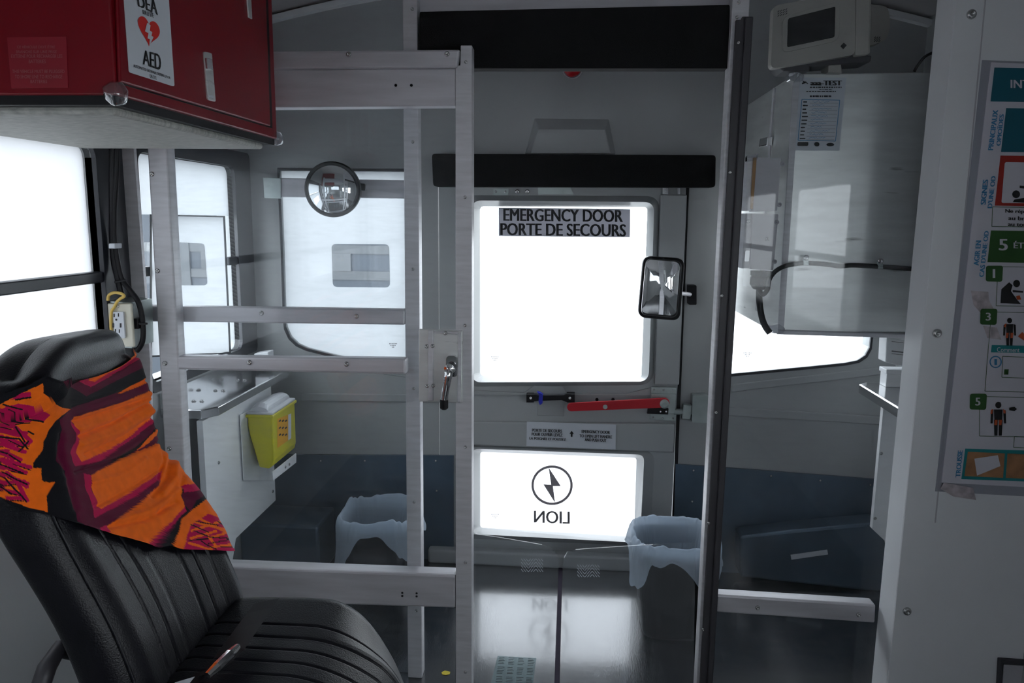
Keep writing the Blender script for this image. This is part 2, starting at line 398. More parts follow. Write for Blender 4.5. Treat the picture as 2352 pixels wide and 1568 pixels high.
for n, poly, cen in ((3, WL, (800, 610)), (4, WR, (1830, 620))):
    o = struct(put('window_%d' % n, slab(inset(poly, 1.03, *cen), YR-.004, .012, [poly]), BLKF, bevel=.002))
    put('pane', slab(inset(poly, 1.02, *cen), YR+.03, .005), GLASS, o)
    if n == 3:
        hole = rquad([(761, 560), (894, 561), (896, 660), (764, 659)], 11)
        put('window_film', slab(inset(poly, 1.02, *cen), YR+.022, .002, [hole]), FILM, o)
        bar = put('cross_bar', slab([(612, 408), (945, 414), (945, 456), (612, 452)], YR-.03, .022), ALUH, o, bevel=.003)
        put('end_plate', slab([(603, 407), (645, 408), (645, 456), (606, 455)], YR-.036, .006), GALV, o, bevel=.002)
# thin white trim where rear wall meets the arched ceiling
xs_ = np.linspace(-XW, XW, 25)
bm = loft([[Vector((x, YR-.03, ceilz(x)-.03)), Vector((x, YR-.03, ceilz(x)-.012)), Vector((x, YR, ceilz(x)-.006)), Vector((x, YR, ceilz(x)-.03))] for x in xs_])
struct(put('trim_1', bm, WHITE))
# pressed ridges on the rear wall
for n, (a, b, w) in enumerate((((1680, 892), (2030, 851), 9), ((1672, 945), (2025, 966), 10), ((690, 912), (1040, 916), 9), ((880, 852), (1045, 874), 8)), 2):
    q = [(a[0], a[1]-w), (b[0], b[1]-w), (b[0], b[1]+w), (a[0], a[1]+w)]
    struct(put('trim_%d' % n, slab(q, YR-.008, .008), WALL, bevel=.0075, bseg=4))
# dark blue-grey kick panels
struct(put('trim_6', slab([(560, 1044), (1042, 1046), (1042, 1300), (540, 1292)], YR-.012, .010), KICK))
struct(put('trim_7', slab([(1552, 1066), (1692, 1076), (2030, 1102), (2020, 1345), (1545, 1312)], YR-.012, .010), KICK))
k6 = None
# aisle seam strip on the floor
struct(put('trim_8', prism([PZ(1283, 1296, .001), PZ(1292, 1296, .001), PZ(1284, 1640, .001), PZ(1271, 1640, .001)], (0, 0, .003)), SEAM, bevel=.001))
# ------------------------------------------------------------------ emergency door (door_1)
YD = YR-.005
UPo = rquad([(1062, 448), (1516, 450), (1500, 884), (1062, 888)], 34, 8); UPm = rquad([(1083, 460), (1503, 464), (1490, 876), (1083, 878)], 24, 8); UPi = rquad([(1103, 474), (1487, 476), (1473, 868), (1103, 862)], 9, 8)
LOo = rquad([(1062, 1022), (1504, 1036), (1492, 1254), (1062, 1236)], 26, 8); LOm = rquad([(1084, 1030), (1480, 1044), (1470, 1246), (1084, 1226)], 16, 8); LOi = rquad([(1103, 1037), (1462, 1051), (1456, 1232), (1103, 1211)], 7, 8)
do = [Vector((a, YD, b)) for a, b in ((DL+.004, DB+.002), (DR-.006, DB+.002), (DR-.006, DT-.004), (DL+.004, DT-.004))]
door = struct(put('door_1', prism(do, (0, .045, 0), [[PY(x, y, YD) for x, y in UPo], [PY(x, y, YD) for x, y in LOo]]), DOORM))
for o_, m_, i_ in ((UPo, UPm, UPi), (LOo, LOm, LOi)):
    bm = ringframe(o_, m_, YD, YD-.028)
    ringframe(m_, i_, YD-.028, YD+.02, bm); ringframe(i_, i_, YD+.02, YD+.035, bm)
    put('window_frame', bm, DOORM, door, smooth=False)
    put('door_pane', slab(inset(i_, 1.01, 1290, sum(p[1] for p in i_)/len(i_)), YD+.026, .005), GLASS if o_ is UPo else FILM2, door)
put('mid_panel', slab([(1062, 968), (1552, 973), (1548, 1040), (1062, 1022)], YD-.014, .016), DOORM, door, bevel=.006, bseg=3)
ledge = slab(rquad([(1062, 896), (1205, 902), (1226, 886), (1292, 887), (1300, 903), (1440, 904), (1500, 890), (1500, 908), (1062, 906)], 3, 2), YD-.012, .013)
put('pressed_ledge', ledge, DOORM, door, bevel=.004)
put('grip_recess', slab([(1234, 888), (1296, 888), (1296, 956), (1234, 954)], YD-.003, .004), RUB if False else WALL, door, bevel=.002)
put('hinge_cover', slab([(1517, 446), (1578, 447), (1560, 884), (1504, 884)], YD-.02, .02), DOORM, door, bevel=.004)
struct(put('trim_9', slab([(1576, 430), (1583, 430), (1551, 1210), (1543, 1210)], YR-.007, .006), BLKP))
bm = bmesh.new(); merge(bm, slab([(1522, 428), (1535, 428), (1535, 446), (1522, 446)], YD-.02, .01)); merge(bm, slab([(1556, 428), (1562, 428), (1562, 446), (1556, 446)], YD-.02, .01))
put('hinge_pin', bm, CHROME, door)
bk = put('bracket', slab(rquad([(1133, 433), (1168, 433), (1168, 448), (1133, 448)], 3), YD-.006, .005), GALV, door)
for x, y, r in ((1139, 440, .004), (1161, 440, .004), (1188, 440, .008), (1211, 440, .008)): screw(PY(x, y, YD-.006), (0, -1, 0), door, r, CHROME if r > .005 else SCREW)
put('top_scuff_plate', slab([(1235, 430), (1310, 430), (1318, 446), (1235, 446)], YD-.004, .003), GALV, door)
# black grip strap with a blue tape, red lever and its zinc plate
g = put('pull_strap', slab([(1209, 905), (1230, 905), (1240, 908), (1295, 907), (1300, 904), (1320, 905), (1320, 924), (1300, 923), (1290, 919), (1235, 921), (1209, 924)], YD-.05, .012), BLKP, door, bevel=.003)
for x in (1219, 1309): screw(PY(x, 914, YD-.05), (0, -1, 0), g, .0055, CHROME)
merge_b = slab([(1234, 900), (1241, 902), (1247, 906), (1246, 926), (1240, 930), (1237, 922), (1238, 907)], YD-.054, .02); put('blue_tie', merge_b, BLUE, g)
for q in (((1209, 905), (1226, 905), (1226, 924), (1209, 924)), ((1302, 905), (1320, 905), (1320, 924), (1302, 924))):
    put('strap_mount', slab(q, YD-.038, .038), BLKP, g)
pl = put('lock_plate', slab([(1496, 888), (1554, 890), (1552, 967), (1492, 963)], YD-.024, .006), GALV, door, bevel=.0015)
put('lock_block', slab([(1496, 904), (1553, 905), (1551, 950), (1496, 950)], YD-.034, .01), GALV, pl, bevel=.002)
for x, y in ((1502, 894), (1524, 895), (1547, 895), (1500, 958), (1522, 960), (1546, 960)): screw(PY(x, y, YD-.024), (0, -1, 0), pl, .0035)
put('lock_bolt_block', slab([(1488, 936), (1536, 938), (1535, 952), (1486, 950)], YD-.044, .012), BLKP, pl, bevel=.002)
for x in (1517, 1530): screw(PY(x, 945, YD-.045), (0, -1, 0), pl, .0035, CHROME)
lev = []
a, b = Vector((1312, 935)), Vector((1527, 925)); d_ = (b-a).normalized(); nn = Vector((-d_.y, d_.x))
for t in np.linspace(PI/2, 3*PI/2, 9): lev.append(tuple(a+d_*math.cos(t)*9.5+nn*math.sin(t)*9.5))
for t in np.linspace(-PI/2, PI/2, 9): lev.append(tuple(b+d_*math.cos(t)*11+nn*math.sin(t)*11))
lv = put('red_lever', slab(lev, YD-.062, .008), REDL, door, bevel=.002)
lv['label'] = 'red painted emergency lever'
bm = lathe([(.016, 0), (.016, .006), (.009, .009), (.009, .013), (0, .013)], PY(1526, 927, YD-.062), (0, -1, 0)); put('pivot_bolt', bm, GALV, lv)
bm = lathe([(.008, 0), (.008, .003), (0, .003)], PY(1390, 934, YD-.062), (0, -1, 0)); put('rivet', bm, GALV, lv)
bm = lathe([(.009, 0), (.009, .04)], PY(1526, 927, YD-.056), (0, 1, 0)); put('pivot_shaft', bm, GALV, lv)
for x in (1371, 1408): put('drain_hole', lathe([(.006, 0), (.006, .002)], PY(x, 917, YD-.0005), (0, -1, 0), 12), BLKP, door)
# keeper box beside the door
t = thing('latch_keeper', 'small galvanised latch keeper box right of the emergency door', 'latch', PY(1608, 970, YR))
put('body', slab(rquad([(1591, 908), (1628, 908), (1626, 971), (1589, 970)], 4), YR-.045, .045), GALV, t, bevel=.002)
put('striker', tube([PY(1548, 945, YR-.03), PY(1592, 946, YR-.03)], .011), GALV, t)
put('striker_nut', slab([(1570, 929), (1590, 931), (1586, 965), (1566, 963)], YR-.042, .03), GALV, t, bevel=.004)
# decals on the door
pl3 = lambda Y: (lambda x, y: PY(x, y, Y))
t = thing('door_sign', 'grey bilingual emergency door decal across the top of the door window', 'sign', PY(1296, 544, YD+.02))
put('backing', slab([(1145, 476), (1448, 480), (1447, 545), (1145, 542)], YD+.018, .001), DECALM, t)
letters([('EMERGENCY DOOR', (1156, 479), (1431, 482), (1431, 510), (1156, 507)), ('PORTE DE SECOURS', (1149, 512), (1438, 515), (1438, 543), (1149, 540))], pl3(YD+.0165), 'lettering', INK, t, .04)
t = thing('instruction_sign', 'white bilingual lift handle sticker below the red lever', 'sign', PY(1312, 1031, YD-.016))
put('backing', slab([(1210, 968), (1415, 975), (1414, 1032), (1209, 1024)], YD-.016, .001), PAPER, t)
L5 = []
for s, x0, x1, y in (('PORTE DE SECOURS', 1222, 1291, 986), ('POUR OUVRIR LEVEZ', 1221, 1292, 995), ('LA POIGNÉE ET POUSSEZ', 1216, 1300, 1004), ('EMERGENCY DOOR', 1336, 1401, 989), ('TO OPEN LIFT HANDLE', 1331, 1406, 999), ('AND PUSH OUT', 1343, 1393, 1008)):
    k = .035; L5.append((s,)+R4(x0, y-2, x1, y+5, k))
letters(L5, pl3(YD-.0175), 'lettering', INK, t, .04)
put('arrow', flat([(1313, 989), (1318, 996), (1315, 996), (1315, 1003), (1311, 1003), (1311, 996), (1308, 996)], pl3(YD-.0175)), INK, t, recalc=False)
t = thing('logo_decal', 'grey lightning bolt logo with mirrored lettering on lower door pane', 'decal', PY(1267, 1200, YD+.02))
bm = bmesh.new(); cx, cy = 1268, 1114
ro = [(cx+47.5*math.cos(a), cy+45.5*math.sin(a)) for a in np.linspace(0, 2*PI, 48, endpoint=False)]; ri = [(cx+42*math.cos(a), cy+40*math.sin(a)) for a in np.linspace(0, 2*PI, 48, endpoint=False)]
put('ring', slab(ro, YD+.019, .001, [ri]), DECALG, t)
put('bolt', slab([(1260, 1073), (1288, 1116), (1270, 1116), (1275, 1155), (1248, 1112), (1266, 1113)], YD+.019, .001), DECALG, t)
letters([('LION', (1309, 1174), (1226, 1172), (1226, 1200), (1309, 1203))], pl3(YD+.0185), 'lettering', DECALG, t, .03)
# small maker's stamps in the corner of the panes
for x, y, h, lab in ((1137, 821, YD+.024, 'tiny faint glass stamp, low left of the tall door pane'), (1137, 1183, YD+.024, 'tiny faint glass stamp, low left of the lower door pane'), (1717, 812, YR+.028, 'tiny faint glass stamp on the right rear window'), (903, 791, YR+.02, 'tiny dark glass stamp low on the left rear window')):
    bm = bmesh.new()
    for r in range(3):
        for c in range(6-r*2):
            xx = x-9+r*3+c*3.2; flat([(xx, y-3+r*4), (xx+2, y-3+r*4), (xx+2, y-1+r*4), (xx, y-1+r*4)], pl3(h-.001), bm)
    tag(put('glass_stamp', bm, PAPERG if x > 1000 else INKG, recalc=False), lab, 'stamp')
# pads
def pad(name, q, Y, d, r, label):
    o = put(name, slab(rquad(q, r, 4), Y, d), BLK, bevel=.014, bseg=4); return tag(o, label, 'padding')
pad('header_pad', [(964, 27), (1676, 11), (1674, 157), (962, 157)], 1.905, .04, 4, 'large black padded header across the top of the partition opening')
pad('door_pad', [(992, 353), (1644, 356), (1643, 430), (995, 428)], YR-.06, .06, 8, 'narrow black head bumper above the emergency door')
# header board over the opening
hb = [PY(962, 30, 1.925), PY(1678, 14, 1.925)]
t = thing('header_board', 'grey header board above the black padded header', 'panel', (0, 1.94, 1.70))
put('board', box(-.385, .372, 1.948, 1.96, 1.69, 2.06), ALUH, t)
# embossed hood on the wall above the door + lamp
t = thing('wall_vent_cover', 'embossed grey trapezoid cover on the rear wall above the door pad', 'cover', PY(1310, 352, YR))
a = [(1228, 272), (1398, 274), (1414, 353), (1206, 353)]; b = [(1238, 297), (1390, 298), (1402, 353), (1218, 353)]
bm = loft([[PY(x, y, YR) for x, y in a], [PY(x, y, YR-.03) for x, y in b]], None, False, True); put('hood', bm, WALL, t, bevel=.003)
t = thing('warning_lamp', 'round red warning lamp on rear wall under the header pad', 'lamp', PY(1315, 170, YR))
put('lens', lathe([(.032, 0), (.030, .014), (.022, .024), (.010, .030), (0, .031)], PY(1315, 156, YR-.006), (0, -1, 0), 28), LAMP, t, smooth=True)
put('bezel', lathe([(.036, 0), (.036, .006), (.030, .006)], PY(1315, 156, YR), (0, -1, 0), 28), ALU, t)
# ------------------------------------------------------------------ fixed partition, left half
YA = 1.915; YB = 1.86
t = thing('partition', 'fixed aluminium and clear plastic partition left of the centre opening', 'partition', (-.75, YA, 0))
post = put('post', slab([(924, -60), (958, -60), (970, 1640), (938, 1640)], YA, .04), ALU, t, bevel=.002)
for x, y in ((947, 21), (948, 326), (948, 618), (950, 892), (951, 1153), (956, 1402)): screw(PY(x, y, YA), (0, -1, 0), post, .0042)
rl = put('rail', slab([(318, 702), (930, 711), (930, 746), (318, 738)], YA-.002, .035), ALUH, t, bevel=.004)
for x, y in ((601, 719), (819, 726), (334, 707)): screw(PY(x, y, YA-.002), (0, -1, 0), rl, .0065)
put('wall_angle', slab([(279, 338), (307, 338), (345, 830), (352, 1500), (300, 1500), (283, 690)], 1.888, .012), ALU, t, bevel=.002)
for x, y in ((336, 778),): screw(PY(x, y, YA), (0, -1, 0), t, .0065)
put('clear_panel', slab([(300, -60), (928, -60), (940, 1640), (380, 1640)], YA+.018, .005), PLEX, t)
# ------------------------------------------------------------------ sliding door
t = thing('sliding_door', 'sliding aluminium framed clear door slid left of the opening', 'door', (-.65, YB, 0))
lp = put('stile', slab([(324, 100), (370, 100), (441, 1385), (398, 1385)], YB, .04), ALU, t, bevel=.004)
for x, y in ((349, 400), (362, 622), (379, 834), (389, 1030)): screw(PY(x, y, YB), (0, -1, 0), lp, .0062)
rp = put('stile', slab([(1058, 104), (1084, 104), (1083, 1640), (1047, 1640), (1046, 150), (1057, 150)], YB-.002, .045), ALU, t, bevel=.0015)
for x, y in ((1070, 143), (1068, 453), (1068, 747), (1069, 1026), (1069, 1291), (1069, 1543)): screw(PY(x, y, YB-.002), (0, -1, 0), rp, .0042)
hd = put('top_rail', slab([(326, 121), (1056, 113), (1050, 155), (326, 160)], YB-.012, .03), ALUH, t, bevel=.005)
for x, y in ((801, 125), (1027, 124)): screw(PY(x, y, YB-.012), (0, -1, 0), hd, .0062)
put('header_rail', slab([(326, 162), (1046, 157), (1046, 243), (330, 250)], YB, .045), ALUH, t, bevel=.003)
for x, y in ((909, 196), (945, 196)): screw(PY(x, y, YB), (0, -1, 0), t, .0035, BLKP)
mr_ = put('mid_rail', slab([(392, 818), (932, 824), (932, 860), (404, 849)], YB+.001, .038), ALUH, t, bevel=.006)
for x, y in ((573, 832), (796, 836)): screw(PY(x, y, YB), (0, -1, 0), mr_, .0068)
br_ = put('bottom_rail', slab([(438, 1298), (1047, 1321), (1047, 1397), (442, 1377)], YB+.002, .05), ALUH, t, bevel=.006)
for x, y in ((924, 1361), (924, 1368), (957, 1362), (957, 1369)): screw(PY(x, y, YB+.002), (0, -1, 0), br_, .003, BLKP)
put('clear_panel', slab([(370, 240), (1050, 240), (1050, 1310), (430, 1310)], YB+.022, .005), PLEX, t)
put('lower_clear_panel', slab([(440, 1380), (1050, 1390), (1050, 1640), (450, 1640)], YB+.022, .005), PLEX, t)
# latch plate with chrome lever
lpz = put('latch_plate', slab([(962, 756), (1062, 760), (1061, 925), (962, 922)], YB-.012, .014), STEEL, t, bevel=.0015)
put('hinge_leaf', slab([(983, 758), (995, 758), (995, 921), (983, 921)], YB-.017, .006), ALU, lpz, bevel=.002)
put('edge_fold', slab([(1052, 764), (1060, 764), (1058, 924), (1050, 924)], YB-.017, .006), ALU, lpz, bevel=.002)
put('top_fold', slab([(996, 760), (1052, 762), (1052, 768), (996, 766)], YB-.017, .006), ALU, lpz, bevel=.002)
for x, y in ((980, 795), (994, 794), (981, 886), (995, 885), (1023, 765)): screw(PY(x, y, YB-.017), (0, -1, 0), lpz, .0052)
hz = put('handle_base', slab(rquad([(1025, 817), (1048, 817), (1050, 866), (1022, 864)], 9), YB-.030, .018), CHROME, t, bevel=.005, bseg=3)
hp = smoothpath([PY(1035, 845, YB-.038), PY(1030, 858, YB-.048), PY(1026, 880, YB-.05), PY(1022, 905, YB-.048), PY(1020, 922, YB-.046)], 5)
put('lever', tube(hp, [.013]*3+[.011]*5+[.010]*4+[.0095]*5+[.010]*(len(hp)-17), 12), CHROME, hz, smooth=True)
put('lever_tip', lathe([(.0105, 0), (.0105, .022), (.006, .026)], PY(1020, 917, YB-.047), (0, 0, -1), 12), BLKP, hz)
put('lock_barrel', lathe([(.012, 0), (.012, .008), (.006, .010), (.003, .006), (0, .006)], PY(1032, 846, YB-.046), (0, -1, 0), 18), CHROME, hz, smooth=False)
# ------------------------------------------------------------------ fixed partition, right half
t = thing('partition', 'fixed clear partition between the dark channel post and white cabinet', 'partition', (.6, YA, 0))
pr = put('post', slab([(1686, -70), (1726, -70), (1630, 1640), (1596, 1640)], YA-.03, .045), ALU, t, bevel=.0015)
jb = put('door_channel', slab([(1691, 45), (1703, 45), (1705, 38), (1730, 38), (1632, 1640), (1604, 1640)], YA-.042, .012), RUB, t, bevel=.0015)
jb2 = put('channel_lip', slab([(1713, 38), (1731, 38), (1633, 1640), (1621, 1640)], YA-.052, .012), RUB, t, bevel=.003)
for x, y in ((1697, 6), (1693, 40)): screw(PY(x, y, YA-.03), (0, -1, 0), pr, .0042)
for x, y in ((1696, 98), (1677, 396), (1658, 679), (1645, 947), (1628, 1201), (1615, 1445)): screw(PY(x, y, YA-.042), (0, -1, 0), jb, .0042)
rr_ = put('rail', slab([(1645, 1366), (2012, 1389), (2010, 1431), (1645, 1406)], YA-.03, .04), ALUH, t, bevel=.005)
for x, y in ((1740, 1395), (1972, 1411)): screw(PY(x, y, YA-.03), (0, -1, 0), rr_, .0062)
put('clear_panel', slab([(1722, -60), (2170, -60), (2000, 1640), (1628, 1640)], YA-.005, .005), PLEX, t)
# latch slots on the bright side of the post
put('strike_slot', slabx([(1630, 832), (1634, 832), (1632, 895), (1628, 895)], .404, .002), BLKP, t) if False else None
# ------------------------------------------------------------------ saloon gates of clear plastic
def gate(px, ys, label, name='clear_gate'):
    tt = thing(name, label, 'gate', PY(px[0][0], 1640, ys[0]), 'clear half gates in the opening')
    xs = [p[0] for p in px]; x0, x1 = min(xs), max(xs)
    Y = lambda x: ys[0]+(ys[1]-ys[0])*(x-x0)/(x1-x0)
    bm = loft([[fz(PY(x, y, Y(x))) for x, y in px], [fz(PY(x, y, Y(x)))+Vector((0, .004, 0)) for x, y in px]])
    put('sheet', bm, GATE, tt)
    return tt, Y
lg = [(1088, 1226), (1140, 1233), (1200, 1243), (1245, 1251), (1265, 1258), (1278, 1270), (1283, 1288), (1281, 1340), (1272, 1640), (1088, 1640)]
tl, Yl_ = gate(lg, (1.90, 1.90), 'left clear plastic half gate with one rounded top corner')
rg = [(1598, 1246), (1470, 1252), (1380, 1258), (1322, 1262), (1303, 1268), (1295, 1282), (1293, 1300), (1286, 1640), (1590, 1640)]
tr_, Yr_ = gate(rg, (1.90, 1.90), 'right clear plastic half gate in front of the bin')
def hatch(x0, y0, x1, y1, par):
    bm = bmesh.new(); P_ = pl3(1.897)
    n = 9
    for i in range(n):
        xa = x0+(x1-x0)*i/n; s = 1 if (i//3) % 2 else -1
        for j in range(4):
            ya = y0+(y1-y0)*(j+.2)/4; stroke((xa, ya+3*s), (xa+5, ya-3*s), 1.3, P_, bm)
    return put('hatched_sticker', bm, PAPER, par, recalc=False)
hatch(1197, 1284, 1248, 1316, tl); hatch(1326, 1298, 1378, 1328, tr_)
FILMP = clearmat('clear_label_sheet', (.86, .93, .94), .05, .30, (.62, .74, .76), scratch=False)
def sheet(q, par, rows, cols):
    Pq = pl3(1.896); o = put('label_sheet', slab(q, 1.896, .0008), FILMP, par)
    bm = bmesh.new(); a, b, c, d = [Vector(p) for p in q]
    for r in range(rows):
        for k in range(cols):
            for l in range(5):
                u0, u1 = (k+.15)/cols, (k+.15+random.uniform(.5, .7))/cols; v = (r+.12+l*.16)/rows
                A = (a*(1-u0)+b*u0)*(1-v)+(d*(1-u0)+c*u0)*v; B = (a*(1-u1)+b*u1)*(1-v)+(d*(1-u1)+c*u1)*v
                stroke(A, B, 1.1, pl3(1.8955), bm)
    put('print', bm, INKG, o, recalc=False)
sheet([(1143, 1506), (1232, 1511), (1222, 1640), (1125, 1640)], tl, 6, 4)
sheet([(1336, 1404), (1406, 1407), (1404, 1496), (1334, 1492)], tr_, 4, 3) if False else None
# ------------------------------------------------------------------ door sill ledge under the door
struct(put('trim_10', box(-.5, .41, 2.625, YR-.001, 0, .055), WALL, bevel=.01, bseg=4))
# ------------------------------------------------------------------ white cabinet at right, with the poster
Xc = PY(2072, 840, 1.895).x; Yn = PX(2112, 840, Xc).y
t = thing('white_cabinet', 'tall white cabinet at the right edge of the view with big screws', 'cabinet', (Xc, Yn, 0))
put('body', box(Xc, XW+.0, Yn+.004, 1.895, 0, 2.01), WHITE, t)
put('front_panel', box(Xc, XW+.0, Yn, Yn+.004, 0, 2.01), WHITE, t, bevel=.0012)
PP = pl3(Yn)
for x, y in ((2231, 33), (2152, 765), (2083, 1403)): screw(PP(x, y), (0, -1, 0), t, .0105)
put('seam', slab([(2262, 0), (2265, 0), (2150, 1200), (2147, 1200)], Yn-.001, .001), GREYP, t)
tg = thing('electrical_cover', 'dark framed plate low at the right edge of the picture', 'cover', PP(2330, 1640))
put('frame', slab([(2296, 1514), (2440, 1524), (2440, 1660), (2288, 1650)], Yn-.012, .012, [[(2306, 1526), (2430, 1534), (2430, 1650), (2298, 1640)]]), RUB, tg, bevel=.003)
put('plate', slab([(2306, 1526), (2430, 1534), (2430, 1650), (2298, 1640)], Yn-.004, .004), GREYP, tg)
# the poster
t = thing('wall_poster', 'french overdose first aid poster in teal, red and green', 'poster', PP(2350, 1115))
P1 = pl3(Yn-.0035); P2 = pl3(Yn-.0042); P3 = pl3(Yn-.0048); P4 = pl3(Yn-.0054)
EX = 2640
put('sheet', slab([(2277, 143), (EX, 158), (EX-105, 1128), (2163, 1108)], Yn-.003, .0025), POSTW, t)
put('plastic_sleeve', slab([(2256, 138), (EX+10, 152), (EX-100, 1150), (2148, 1128)], Yn-.0012, .001), CLEARP, t)
def area(nm, q, m, P=P1): return put(nm, flat(q, P), m, t, recalc=False)
area('teal_header', [(2284, 155), (EX, 162), (EX-8, 238), (2275, 233)], TEAL)
area('teal_block', [(2311, 248), (EX-10, 255), (EX-20, 352), (2299, 349)], TEAL)
area('red_frame', [(2298, 357), (EX-20, 362), (EX-32, 478), (2285, 472)], PRED)
area('red_frame_window', rquad([(2308, 372), (EX-30, 377), (EX-36, 468), (2300, 466)], 5), POSTW, P2)
area('green_block', [(2276, 529), (EX-38, 533), (EX-46, 607), (2268, 602)], GRN)
for i, (x, y) in enumerate(((2284, 628), (2271, 727), (2247, 922))):
    area('step_badge', rquad([(x-19, y-18), (x+20, y-18), (x+18, y+19), (x-20, y+18)], 6), GRN, P3)
letters([('1',)+R4(2280, 618, 2286, 638), ('3',)+R4(2264, 718, 2276, 736), ('5',)+R4(2240, 913, 2252, 931), ('INT',)+R4(2321, 183, 2366, 202, .02), ('5',)+R4(2294, 549, 2315, 575), ('ÉTAPES',)+R4(2328, 553, 2400, 570, .02)], P4, 'white_lettering', POSTW, t, .03)
def vtext(s, x0, y0, x1, y1, w):        # vertical text reading upwards from (x0,y0) bottom to (x1,y1) top, glyph height w
    return (s, (x0-w/2, y0), (x1-w/2, y1), (x1+w/2, y1+0), (x0+w/2, y0))
letters([vtext('PRINCIPAUX', 2275, 345, 2287, 252, 12), vtext('OPIOÏDES', 2292, 335, 2300, 262, 12), vtext('SIGNES', 2258, 470, 2264, 412, 12), vtext("D'UNE OD", 2273, 478, 2282, 404, 11),
         vtext('AGIR EN', 2242, 610, 2248, 552, 12), vtext("CAS D'UNE OD", 2254, 636, 2266, 530, 11), vtext('TROUSSE', 2200, 1096, 2206, 1034, 11)], P2, 'blue_lettering', BLUT, t, .05)
letters([('Ne répond pas',)+R4(2309, 480, 2400, 491, .03), ('au bruit ni',)+R4(2316, 496, 2390, 505, .03), ('au toucher',)+R4(2315, 510, 2390, 519, .03)], P2, 'black_lettering', INK, t, .03)
bm = bmesh.new()
for q in ([(2280, 475), (EX-34, 480), (EX-36, 524), (2278, 520)], [(2292, 612), (EX-48, 617), (EX-55, 706), (2288, 702)], [(2277, 716), (EX-55, 722), (EX-72, 905), (2262, 898)], [(2250, 910), (EX-74, 918), (EX-84, 1008), (2250, 1001)], [(2330, 1002), (2400, 1005), (2398, 1030), (2328, 1027)], [(2303, 818), (2400, 822), (2398, 870), (2301, 866)]):
    for i in range(4): stroke(q[i], q[(i+1) % 4], 1.3, P2, bm)
put('thin_outlines', bm, GRN, t, recalc=False)
def disc(c, rx, ry, P, bm, n=18): return flat([(c[0]+rx*math.cos(a), c[1]+ry*math.sin(a)) for a in np.linspace(0, 2*PI, n, endpoint=False)], P, bm)
for (x, y, s) in ((2319, 736, .82), (2293, 930, 1)):       # standing figures
    bm = bmesh.new()
    disc((x, y), 7*s, 7.5*s, P3, bm)
    for q in ([(-10, 10), (10, 10), (9, 34), (-9, 34)], [(-10, 34), (-1, 34), (-2, 70), (-9, 70)], [(1, 34), (10, 34), (8, 70), (1, 70)], [(-17, 12), (-11, 10), (-13, 42), (-18, 42)], [(11, 10), (17, 12), (18, 42), (13, 42)]):
        flat([(x+a*s, y+b*s) for a, b in q], P3, bm)
    put('standing_figure', bm, INK, t, recalc=False)
bm = bmesh.new()
disc((2335, 651), 8, 8.5, P3, bm); flat([(2300, 664), (2318, 648), (2326, 655), (2322, 668), (2336, 688), (2345, 698), (2298, 696)], P3, bm)
put('kneeling_figure', bm, INK, t, recalc=False); bm = bmesh.new()
disc((2334, 446), 9, 9, P3, bm); flat([(2330, 458), (2365, 452), (2365, 466), (2326, 464)], P3, bm); flat([(2342, 426), (2364, 428), (2364, 434), (2342, 432)], P3, bm)
put('lying_figure', bm, INK, t, recalc=False); bm = bmesh.new()
put('syringe_mark', flat([(2318, 936), (2330, 934), (2336, 939), (2330, 944), (2318, 942)], P3), INK, t, recalc=False); flat([(2326, 666), (2350, 668), (2350, 672), (2326, 671)], P3, bm)
put('syringe_mark', bm, INK, t, recalc=False)
bm = bmesh.new()
for q in ([(2276, 941), (2281, 939), (2279, 950), (2275, 950)], [(2304, 939), (2310, 943), (2309, 950), (2305, 948)], [(2285, 964), (2291, 964), (2290, 976), (2284, 976)], [(2295, 964), (2302, 964), (2300, 976), (2295, 976)], [(2308, 744), (2312, 742), (2310, 752), (2306, 750)], [(2311, 764), (2317, 764), (2315, 776), (2310, 776)], [(2321, 764), (2328, 764), (2326, 776), (2321, 776)], [(2338, 772), (2348, 762), (2352, 766), (2352, 782)], [(2334, 680), (2342, 678), (2346, 688), (2336, 688)]): put('orange_mark', flat(q, P4), PORG, t, recalc=False)
area('teal_banner', [(2278, 792), (EX-60, 798), (EX-62, 814), (2276, 809)], TEAL2)
letters([('Comment ',)+R4(2290, 797, 2342, 808, .02)], P3, 'banner_lettering', POSTW, t, .01)
bm = bmesh.new(); 
put('numbered_ring', slab([(2287+14*math.cos(a), 831+14*math.sin(a)) for a in np.linspace(0, 2*PI, 30, endpoint=False)], Yn-.0045, .0005, [[(2287+11.5*math.cos(a), 831+11.5*math.sin(a)) for a in np.linspace(0, 2*PI, 30, endpoint=False)]]), BLUT, t)
letters([('1',)+R4(2284, 824, 2290, 838)], P3, 'ring_number', BLUT, t, .03)
area('green_vial', [(2307, 848), (2317, 848), (2316, 860), (2306, 860)], GRN, P3)
area('teal_frame', [(2217, 1030), (EX-86, 1040), (EX-98, 1112), (2208, 1100)], TEAL2)
area('photo_tile', [(2223, 1037), (2308, 1041), (2304, 1097), (2215, 1093)], TAN, P2); area('photo_tile', [(2314, 1041), (2392, 1045), (2388, 1101), (2310, 1097)], TAN, P2)
area('pictured_card', [(2238, 1053), (2292, 1045), (2298, 1070), (2244, 1092)], POSTW, P3)
for q in ([(2230, 667), (2270, 670), (2272, 690), (2284, 712), (2252, 718), (2236, 700)], [(2258, 748), (2290, 752), (2300, 780), (2268, 776)], [(2168, 1108), (2235, 1120), (2242, 1148), (2190, 1140), (2160, 1122)]):
    put('tape_residue', flat(q, P2), TAPE if 'TAPE' in globals() else globals().setdefault('TAPE', mat('aged_tape', (.50, .44, .46), .5, 0, .3, 60)), t, recalc=False)
